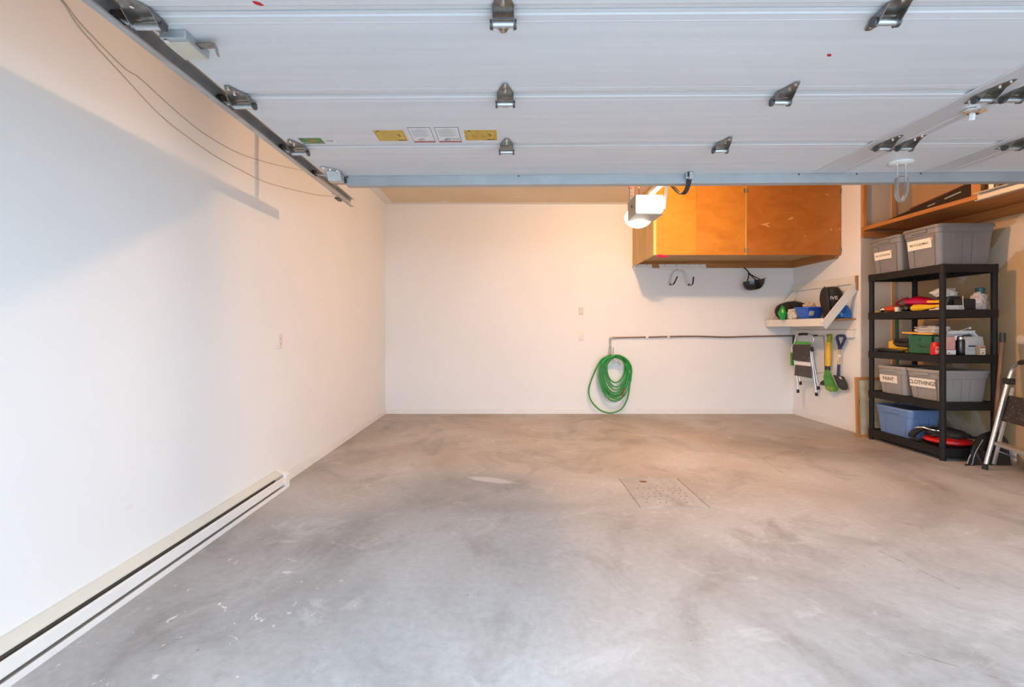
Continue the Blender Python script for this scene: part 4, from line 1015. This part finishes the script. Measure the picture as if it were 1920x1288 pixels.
m = MB(); m.tube(spline([(4.115, onx(1678, 4.11), z3+.105), (4.108, onx(1683, 4.11), z3+.085), (4.108, onx(1692, 4.11), z3+.082), (4.12, onx(1704, 4.11), z3+.075)], 5), .024, 10); m.tube([(4.14, onx(1680, 4.14), z3+.125), (4.14, onx(1705, 4.14), z3+.125)], .02, 10); m.build('grip', M_BLACK, t, 60)
t = thing('tool_box', 'dark green lidded box with slot handle on middle shelf', 'box', (4.2, 4.60, z3))
ya, yb = onx(1746, 4.11), onx(1703, 4.11)
m = MB(); m.box(4.11, 4.33, ya, yb, z3, z3+.185); bx_ = m.build('box_body', M_DKGREEN, t, bevel=.006)
m = MB(); m.bar(spline([(4.108, yb-.13, z3+.082), (4.108, yb-.15, z3+.072), (4.108, (ya+yb)/2-.03, z3+.066), (4.108, ya+.02, z3+.072)], 6), .004, .008, up=(0, 0, 1)); m.box(4.107, 4.112, ya, yb-.10, z3+.092, z3+.095); m.build('slot_handle', M_BLACK, bx_)
m = MB(); m.box(4.107, 4.112, yb-.15, yb-.11, z3+.145, z3+.153); m.box(4.107, 4.112, yb-.14, yb-.12, z3+.125, z3+.145); m.build('embossed_mark', plain('darker green', (.01, .07, .035), .5), bx_)
t = thing('orange_folder', 'orange yellow folder lying across the green box', 'folder', (4.2, 4.62, z3+.187))
m = MB(); m.prism([(4.085, yb+.05, z3+.20), (4.085, ya+.03, z3+.188), (4.09, ya-.04, z3+.192), (4.30, ya-.02, z3+.192), (4.30, yb+.04, z3+.205)], (0, 0, .016)); m.build('folder', plain('orange card', (.72, .38, .06), .5), t, bevel=.002)
t = thing('clear_bag', 'crumpled clear plastic bag heaped on the orange folder', 'bag', (4.18, 4.55, z3+.21))
m = MB(); m.blob((4.19, 4.555, z3+.235), (.085, .15, .05), .2, 2.2, 51, .6, 4, .35); m.build('bag', M_CLEARBAG, t, 60)
t = thing('teal_tub', 'dark teal tub behind the red bottle', 'tub', (4.2, 4.42, z3))
m = MB(); m.lathe([(.034, 0), (.037, .15), (.04, .152), (.04, .165), (.036, .17)], (4.145, 4.432, z3)); m.build('tub', M_TEAL, t, 40)
t = thing('red_bottle', 'red squat bottle with pale print at the middle shelf corner', 'bottle', (4.10, 4.385, z3))
bc = at(1754.5, 0, 4.385)
m = MB(); m.lathe([(.038, 0), (.041, .006), (.041, .07), (.036, .095), (.030, .105), (.029, .118), (.025, .12)], (bc.x, 4.385, z3)); rb = m.build('bottle', M_RED, t, 40)
m = MB()
for k, (wd, zz) in enumerate(((.045, .072), (.03, .060), (.05, .04), (.05, .03), (.04, .018))):
    for j in range(int(wd/.008)):
        a = -PI/2-.35-(j-wd/.016)*.2; m.box(bc.x+.0405*math.cos(a)-.003, bc.x+.0405*math.cos(a)+.003, 4.385+.0405*math.sin(a)-.002, 4.385+.0405*math.sin(a)+.002, z3+zz-.003, z3+zz+.003)
m.build('print', M_PAPER, rb)
t = thing('pink_packet', 'pink and white paper packet right of the corner post', 'packet', (4.22, 4.37, z3))
a, b_ = at(1774, 0, 4.35).x, at(1791, 0, 4.35).x
m = MB(); m.box(a, b_, 4.345, 4.385, z3, z3+.17); pk = m.build('packet', M_PINK, t, bevel=.006)
m = MB(); m.box(a, b_, 4.3435, 4.346, z3+.004, z3+.045); m.build('white_band', M_WHITEPL, pk)
m = MB(); m.box(a, b_, 4.343, 4.346, z3+.046, z3+.052); m.box(a+.01, a+.035, 4.343, 4.346, z3+.012, z3+.02); m.build('print', M_RPRINT, pk)
m = MB(); m.prism([(b_-.01, 4.36, z3+.165), (b_+.018, 4.35, z3+.185), (b_+.012, 4.35, z3+.14), (b_-.002, 4.36, z3+.13)], (0, .004, 0)); m.build('torn_flap', M_PAPER, pk)
t = thing('steel_flask', 'dark steel vacuum flask standing between pink packet and white pouch', 'flask', (at(1800.5, 0, 4.365).x, 4.365, z3))
m = MB(False); m.lathe([(.032, 0), (.034, .004), (.034, .135), (.030, .147)]); m.build('flask_body', plain('dark gunmetal', (.06, .062, .068), .25, .8), t, 40)
m = MB(False); m.lathe([(.026, .147), (.027, .168), (.02, .174), (.012, .176)]); m.build('flask_lid', M_CHROME, t, 40)
t = thing('white_pouch', 'pale printed foil pouch with blue marking on middle shelf', 'pouch', (4.40, 4.40, z3))
a, b_ = at(1809, 0, 4.36).x, at(1848.5, 0, 4.36).x
m = MB(); m.loft([rrect(a+.004, b_-.004, 4.362, 4.44, z3, .02), rrect(a, b_, 4.362, 4.43, z3+.08, .02), rrect(a-.001, b_+.003, 4.385, 4.41, z3+.155, .008), rrect(a-.001, b_+.005, 4.394, 4.398, z3+.172, .0015)])
po = m.build('pouch', plain('pale foil', (.55, .54, .50), .4, var=.15, scale=15), t, 40)
Mp = frame_m(((a+b_)/2-.03, 4.3605, z3+.082), (1, 0, 0), (0, 0, 1))
m = MB(); m.box(-.035, .03, -.007, .007, 0, .0015, Mp); m.build('blue_print', M_NAVY, po)
m = MB(); m.box(-.05, .02, -.035, -.028, 0, .0015, Mp); m.box(-.055, -.03, -.02, -.016, 0, .0015, Mp); m.box(-.055, .08, -.055, -.053, 0, .0015, Mp); m.build('small_print', M_GPRINT, po)
t = thing('orange_carton', 'small orange and white carton in front of the pale pouch', 'carton', (4.47, 4.34, z3))
a, b_ = at(1838.5, 0, 4.31).x, at(1849, 0, 4.31).x
m = MB(); m.box(a, b_, 4.315, 4.355, z3, z3+.088); oc = m.build('carton', plain('tan carton', (.62, .40, .24), .5), t, bevel=.002)
m = MB(); m.box(a+.004, b_-.002, 4.3138, 4.316, z3+.01, z3+.062)
m.build('white_panel', M_PAPER, oc)
m = MB(); m.box(a+.004, b_-.002, 4.313, 4.316, z3+.066, z3+.076); m.box(a+.008, b_-.004, 4.3125, 4.316, z3+.04, z3+.044); m.box(a+.014, b_-.014, 4.3125, 4.316, z3+.016, z3+.026); m.build('print', M_BROWNPOLE, oc)
t = thing('zip_bag', 'clear zip bag of papers leaning behind flask and pouch', 'bag', (4.3, 4.47, z3))
zz = z3
m = MB(); P = [at(px, py, 4.455) for px, py in ((1776, 664), (1842, 664), (1839, 636), (1826, 621.5), (1778, 620.5), (1775, 630))]
m.prism(P, (0, .03, 0)); zb = m.build('bag_body', M_CLEARBAG, t, bevel=.006)
m = MB(); m.prism([at(px, py, 4.453) for px, py in ((1775, 626), (1827.5, 625), (1829, 619.8), (1778, 620))], (0, .006, 0)); m.prism([at(px, py, 4.453) for px, py in ((1825, 626), (1829, 624), (1842, 637), (1837, 637))], (0, .006, 0)); m.build('zip_edge', M_WHITEPL, zb)
m = MB(); m.prism([at(px, py, 4.452) for px, py in ((1795, 636), (1831, 636), (1818, 626), (1806, 628))], (0, .004, 0)); m.build('dark_content', plain('dark slate', (.06, .075, .075), .3), zb)
m = MB(); m.tube(spline([at(1800, 620, 4.455), at(1810, 617, 4.455), at(1818, 614.5, 4.455)], 4), .003, 6); m.blob(at(1818.5, 615, 4.455), (.012, .01, .012), .1, 2, 1, .99, 2); m.build('tie', M_WHITEPL, zb, 60)
t = thing('brown_case', 'dark brown rounded case at the back right of middle shelf', 'case', (4.52, 4.52, z3))
m = MB(); m.loft([rrect(4.41, 4.548, 4.50, 4.60, z3, .02), rrect(4.41, 4.548, 4.50, 4.60, z3+.2, .02), rrect(4.43, 4.54, 4.51, 4.59, z3+.225, .02)]); m.build('case_body', plain('dark brown vinyl', (.03, .016, .012), .5), t, 40)

# ---- bottom tier: red case under black straps
z5 = TIER[0]+.001
t = thing('red_case', 'flat red case tangled in black straps on the bottom tier', 'case', (4.25, 4.48, z5))
m = MB(); m.lathe([(.09, 0), (.155, .008), (.183, .03), (.175, .052), (.13, .065), (.05, .07)], seg=36, M=Matrix.Translation((4.27, 4.475, z5)) @ Matrix.Scale(1.02, 4, (1, 0, 0))); m.build('case', M_RED, t, 40)
m = MB(); m.blob((4.28, 4.50, z5+.095), (.16, .145, .05), .2, 2.0, 6, .8, 4, .2); m.build('pad', M_BLACKFAB, t, 60)
m = MB(); m.bar(spline([(4.075, 4.645, z5+.02), (4.08, 4.62, z5+.06), (4.10, 4.58, z5+.11), (4.16, 4.54, z5+.14), (4.25, 4.52, z5+.135)], 6), .045, .012); m.bar(spline([(4.06, 4.56, z5+.012), (4.05, 4.63, z5+.03), (4.07, 4.65, z5+.06), (4.13, 4.62, z5+.12)], 6), .04, .012); m.tube(spline([(4.40, 4.40, z5+.08), (4.46, 4.36, z5+.085), (4.50, 4.40, z5+.07), (4.47, 4.46, z5+.06)], 6), .008, 8); m.build('strap', M_BLACKFAB, t, 60)
m = MB(); m.tube(spline([(4.105, 4.64, z5+.115), (4.10, 4.60, z5+.13), (4.115, 4.56, z5+.135), (4.16, 4.50, z5+.125), (4.24, 4.45, z5+.12)], 5), .014, 10); m.build('buckle', M_CHROME, t, 60)

# ------------------------------------------------------------------ leaning and standing things round the shelving
t = thing('wooden_frame', 'pale panel in orange wooden frame leaning behind the shelving', 'frame', (4.215, 5.24, 0), (math.radians(-2), 0, 0))
fx0, fx1, fh = -.255, .19, .68
m = MB(False); m.box(fx0, fx0+.036, -.014, .014, 0, fh); m.box(fx1-.036, fx1, -.014, .014, 0, fh); m.box(fx0+.036, fx1-.036, -.014, .014, fh-.03, fh); m.box(fx0+.036, fx1-.036, -.014, .014, 0, .03); m.build('frame', M_PINEZ, t, bevel=.002)
m = MB(False); m.box(fx0+.036, fx1-.036, -.004, .006, .03, fh-.03); m.build('panel', plain('aged cream board', (.52, .44, .29), .6, var=.3, scale=7), t)
t = thing('green_pole', 'dark green pole standing behind the shelving unit', 'pole', (4.45, 5.28, 0))
m = MB(); m.tube([(4.455, 5.27, 0), (4.475, 5.31, 1.44)], .016, 10); m.build('shaft', M_DKGREEN, t, 60)
m = MB(); m.tube([(4.4745, 5.3096, 1.43), (4.476, 5.3115, 1.46)], .018, 10); m.build('end_cap', M_BLACK, t, 60)

t = thing('snow_shovel', 'black snow shovel with brown wooden handle leaning on tan wall', 'shovel', (4.2, 4.1, 0))
b0 = at(1866, 800, 4.19); b1 = at(1879.5, 640, 4.235)
m = MB(); m.tube([b0, b0*.5+b1*.5, b1], .0165, 10); m.build('handle', M_BROWNPOLE, t, 60)
m = MB(); m.tube([b1-Vector((0, 0, .01)), at(1880, 624, 4.24)], .021, 10); m.build('handle_end', M_BLACK, t, 60)
m = MB(); m.tube(spline([at(1867, 790, 4.19), at(1866, 812, 4.19), at(1862, 830, 4.185), at(1857, 845, 4.165)], 5), .02, 10, scales=[1, 1, 1, 1, 1, 1.1, 1.1, 1.1, 1.2, 1.2, 1.1, 1, .9, .8, .7, .5]); m.build('socket', M_BLACK, t, 60)
m = MB(); rows = []
xs = [0, .15, .3, .45, .6, .75, .9, 1]
top = [(1829, 826), (1833, 818), (1843, 813), (1855, 809), (1866, 806), (1876, 812), (1885, 820), (1890, 826)]
def YB_(u, v): return 4.155-.035*v-.05*math.sin(PI*u)*(1-.4*v)+.06*(1-v)*.4
for r_ in range(7):
    v = r_/6; row = []
    for u, (tx, ty) in zip(xs, top):
        bx = 1809+(1897-1809)*u; by = 878+3*u
        px = tx+(bx-tx)*v; py = ty+(by-ty)*v; q = at(px, py, 4.155+.0*v)
        depth = 4.13+.055*(1-v)+.04*math.sin(PI*u)*(1-v*.5)
        q = at(px, py, depth)
        if v == 1: q = Vector((q.x, q.y, .004))
        row.append(q)
    rows.append(row)
fr = [[m.v(p) for p in r] for r in rows]; bk = [[m.v(p+Vector((0, .006, 0))) for p in r] for r in rows]
for a, b in zip(range(6), range(1, 7)):
    for i in range(7):
        m.f([fr[a][i], fr[a][i+1], fr[b][i+1], fr[b][i]]); m.f([bk[a][i+1], bk[a][i], bk[b][i], bk[b][i+1]])
for i in range(7):
    m.f([fr[0][i+1], fr[0][i], bk[0][i], bk[0][i+1]]); m.f([fr[6][i], fr[6][i+1], bk[6][i+1], bk[6][i]])
for a in range(6):
    m.f([fr[a][0], fr[a+1][0], bk[a+1][0], bk[a][0]]); m.f([fr[a+1][7], fr[a][7], bk[a][7], bk[a+1][7]])
m.build('blade', M_BLACKGLOSS, t, 60)
m = MB(); m.bar(spline([rows[1][2]+Vector((0, -.006, 0)), rows[3][1]+Vector((0, -.006, 0)), rows[5][1]+Vector((-.008, -.005, 0)), rows[6][1]+Vector((-.01, -.004, .008))], 5), .006, .005, up=(0, -1, 0)); m.bar([rows[3][0]+Vector((0, -.004, 0)), rows[5][0]+Vector((0, -.004, 0))], .007, .005, up=(0, -1, 0)); m.build('blade_rib', plain('worn blade edge', (.45, .46, .48), .35, .4), t)

# step ladder at the right edge
t = thing('step_ladder', 'folded silver step ladder with black platform at right edge', 'step ladder', (4.2, 3.9, 0))
U = Vector((-.30, -.954, 0)); WID = .50
F0 = Vector((4.172, 4.03, .03)); B0 = Vector((4.335, 4.115, .02))
def both(f):
    for k in (0, 1): f(U*WID*k, k)
T1 = at(1889.5, 715, 4.06); T2 = at(1897, 694, 4.05)
def rail(d, k):
    m = MB(); m.tube([F0+d, T1+d], .0155, 12); m.build('front_rail', M_ALU, t, 60)
    m = MB(); m.cyl(F0+d+Vector((-.003, 0, -.029)), F0+d+Vector((0, 0, .02)), .021, .019); m.build('foot', M_RUBBER, t, 40)
    R1 = at(1899, 727, 4.10)
    m = MB(); m.bar([B0+d, R1+d], .026, .016, up=(0, 1, 0)); m.build('rear_leg', M_ALU, t, bevel=.003)
    m = MB(); q = T1+d; m.box(q.x-.022, q.x+.045, q.y-.025, q.y+.03, q.z-.028, q.z+.028); m.build('joint_bracket', M_BLACK, t, bevel=.006)
both(rail)
bend = [T1, T2, at(1904, 685, 4.01), at(1913, 680.5, 3.95)]
top0 = at(1918, 679, 3.90)
mirror = lambda p: p+U*2*((Vector((F0.x, F0.y, 0))+U*WID/2-Vector((p.x, p.y, 0))).dot(U))
hp = bend+[top0]; hp2 = [T1+U*WID, T2+U*(WID-.0), bend[2]+U*(WID-.1), bend[3]+U*(WID-.23)]
m = MB(); m.tube(spline(hp+list(reversed(hp2)), 5), .0155, 10); m.build('handrail', M_ALU, t, 60)
m = MB(); m.tube(spline([at(1914, 680, 3.94), top0, top0+U*.11], 5), .021, 10); m.build('grip', M_RUBBER, t, 60)
# platform tread
a = at(1889.5, 741, 4.075); b = at(1876.5, 789, 4.045); n = Vector((-.02, .0, -.006))
e = Vector((.004, 0, 0))
m = MB(); m.prism([a, b, b+U*(WID-.02), a+U*(WID-.02)], Vector((.018, .01, .0))); m.build('platform', make_speck('dark platform tread', (.03, .024, .022), (.35, .32, .3)), t, bevel=.007)
a = at(1863.5, 829, 4.03); b = at(1873, 826.5, 4.14)
m = MB(); m.prism([a, b, b+U*WID, a+U*WID], Vector((0, 0, -.026))); m.build('lower_tread', plain('worn aluminium tread', (.50, .46, .40), .45, .6), t, bevel=.003)
m = MB(); m.tube([at(1872, 846, 4.12), at(1872, 846, 4.12)+U*WID], .005, 8); m.build('cross_rod', M_ALU, t, 60)
# loose plank on edge behind the ladder
a = Vector((4.675, 4.235, 0)); d = Vector((-.185, -.25, 0)).normalized(); nn = Vector((-d.y, d.x, 0))
t = thing('wood_plank', 'pale offcut plank on edge behind the step ladder', 'plank', a+d*.3)
m = MB(); m.prism([a, a+d*.62, a+d*.62+Vector((0, 0, .085)), a+Vector((0, 0, .085))], nn*.02); m.build('plank', plain('pale offcut wood', (.58, .46, .33), .6, var=.12, stretch=(1, 1, 8)), t, bevel=.002)

# ------------------------------------------------------------------ overhead wooden shelf
OZ = 2.376
t = thing('overhead_shelf', 'long pine shelf hung high along the right wall', 'shelf', (4.42, 3.2, OZ))
m = MB(); m.box(XR+.001, XR+.040, .6, YA-.014, OZ, OZ+.04); m.build('front_edge', M_PINEY, t, bevel=.002)
m = MB(); m.box(XR+.0405, XA-.001, .6, YA-.014, OZ+.012, OZ+.03); m.build('deck', M_PINEY, t)
m = MB(); m.box(XA-.04, XA-.0005, .6, YA-.014, OZ-.078, OZ+.0115); m.build('ledger', M_PINEY, t, bevel=.002)
m = MB(); m.box(XR+.001, XA-.041, YA-.052, YA-.0135, OZ-.078, OZ-.0005); m.build('ledger', M_PINE, t, bevel=.002)
for y, w_ in ((YA-.05, .038), (4.02, .085)):
    m = MB(); m.box(XR+.001, XR+.042, y, y+w_-.0015, OZ+.041, ZC-.001); m.build('post', M_PINEZ, t, bevel=.002)
m = MB(); m.box(XR+.06, XR+.10, 4.02, 4.105, OZ+.031, ZC-.001); m.build('post', M_PINEZ, t, bevel=.002)
zo = OZ+.031
t = thing('ski_case', 'long black narrow case lying on the overhead shelf', 'case', (4.3, 4.7, zo))
m = MB()
m.loft([[Vector((4.19, y, zo)), Vector((4.36, y, zo)), Vector((4.36, y, zo+h)), Vector((4.19, y, zo+h))] for y, h in ((4.16, .15), (4.40, .12), (4.75, .08), (5.10, .035))]); cs = m.build('case_body', plain('black vinyl', (.012, .010, .010), .35), t, bevel=.006)
m = MB(); m.bar([(4.186, 4.26, zo+.095), (4.186, 4.42, zo+.075)], .004, .012); m.bar([(4.186, 4.52, zo+.06), (4.186, 4.60, zo+.05)], .004, .010); m.build('print', M_GPRINT, cs)
t = thing('brown_rods', 'reddish brown rods lying on top of the long black case', 'rod', (4.25, 4.6, zo+.12))
m = MB(); m.bar([(4.22, 4.17, zo+.164), (4.22, 4.45, zo+.126), (4.22, 4.83, zo+.084)], .03, .014); m.bar([(4.27, 4.17, zo+.16), (4.27, 4.40, zo+.13)], .03, .012); m.build('rod', plain('reddish brown', (.11, .03, .022), .4), t)
m = MB(); m.box(4.20, 4.26, 4.135, 4.165, zo+.14, zo+.18); tag(m.build('rod_tip', M_BEIGE, t, bevel=.003), 'pale taped end')
t = thing('black_crate', 'black crate on the overhead shelf behind right track', 'crate', (4.4, 3.7, zo))
m = MB(); m.loft([rrect(4.20, 4.66, 3.30, 3.96, zo, .02), rrect(4.18, 4.68, 3.28, 3.98, zo+.30, .02)]); m.build('crate_body', M_BLACK, t, 40)
m = MB(); m.loft([rrect(4.17, 4.69, 3.27, 3.99, zo+.30, .02), rrect(4.17, 4.69, 3.27, 3.99, zo+.33, .02)]); m.build('crate_lid', M_BLACK, t, 40)

# ------------------------------------------------------------------ drain cover in the floor
DX, DY = (.905, 1.375), (3.165, 3.787)
t = thing('drain_cover', 'square perforated drain cover set in the concrete floor', 'drain cover', (1.14, 3.47, 0))
m = MB()
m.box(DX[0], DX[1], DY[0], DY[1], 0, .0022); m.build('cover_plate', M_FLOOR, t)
m = MB()
for k in range(7):
    for j in range(8):
        x = DX[0]+.075+j*.046+.012*(k % 2); y = DY[0]+.095+k*.058
        if rnd.random() < .22: continue
        m.lathe([(.0052, .0021), (.0052, .0027)], (x+rnd.uniform(-.004, .004), y+rnd.uniform(-.004, .004), 0), 8)
tag(m.build('drain_holes', plain('dark hole', (.05, .042, .038), .9), t), 'rows of small dark drain holes', kind='stuff')
m = MB(); m.box(DX[1]+.001, DX[1]+.007, DY[0], DY[1], 0, .001); m.box(DX[0]-.003, DX[0]-.0005, DY[0], DY[1], 0, .001); m.build('edge_gap', plain('edge gap', (.13, .11, .10), .9), t)
m = MB(); m.blob((1.075, 3.70, .003), (.03, .02, .004), .3, 2, 3, .6, 3); tag(m.build('rust_spot', plain('rust', (.22, .12, .08), .9), t, 60), 'small rust stain')
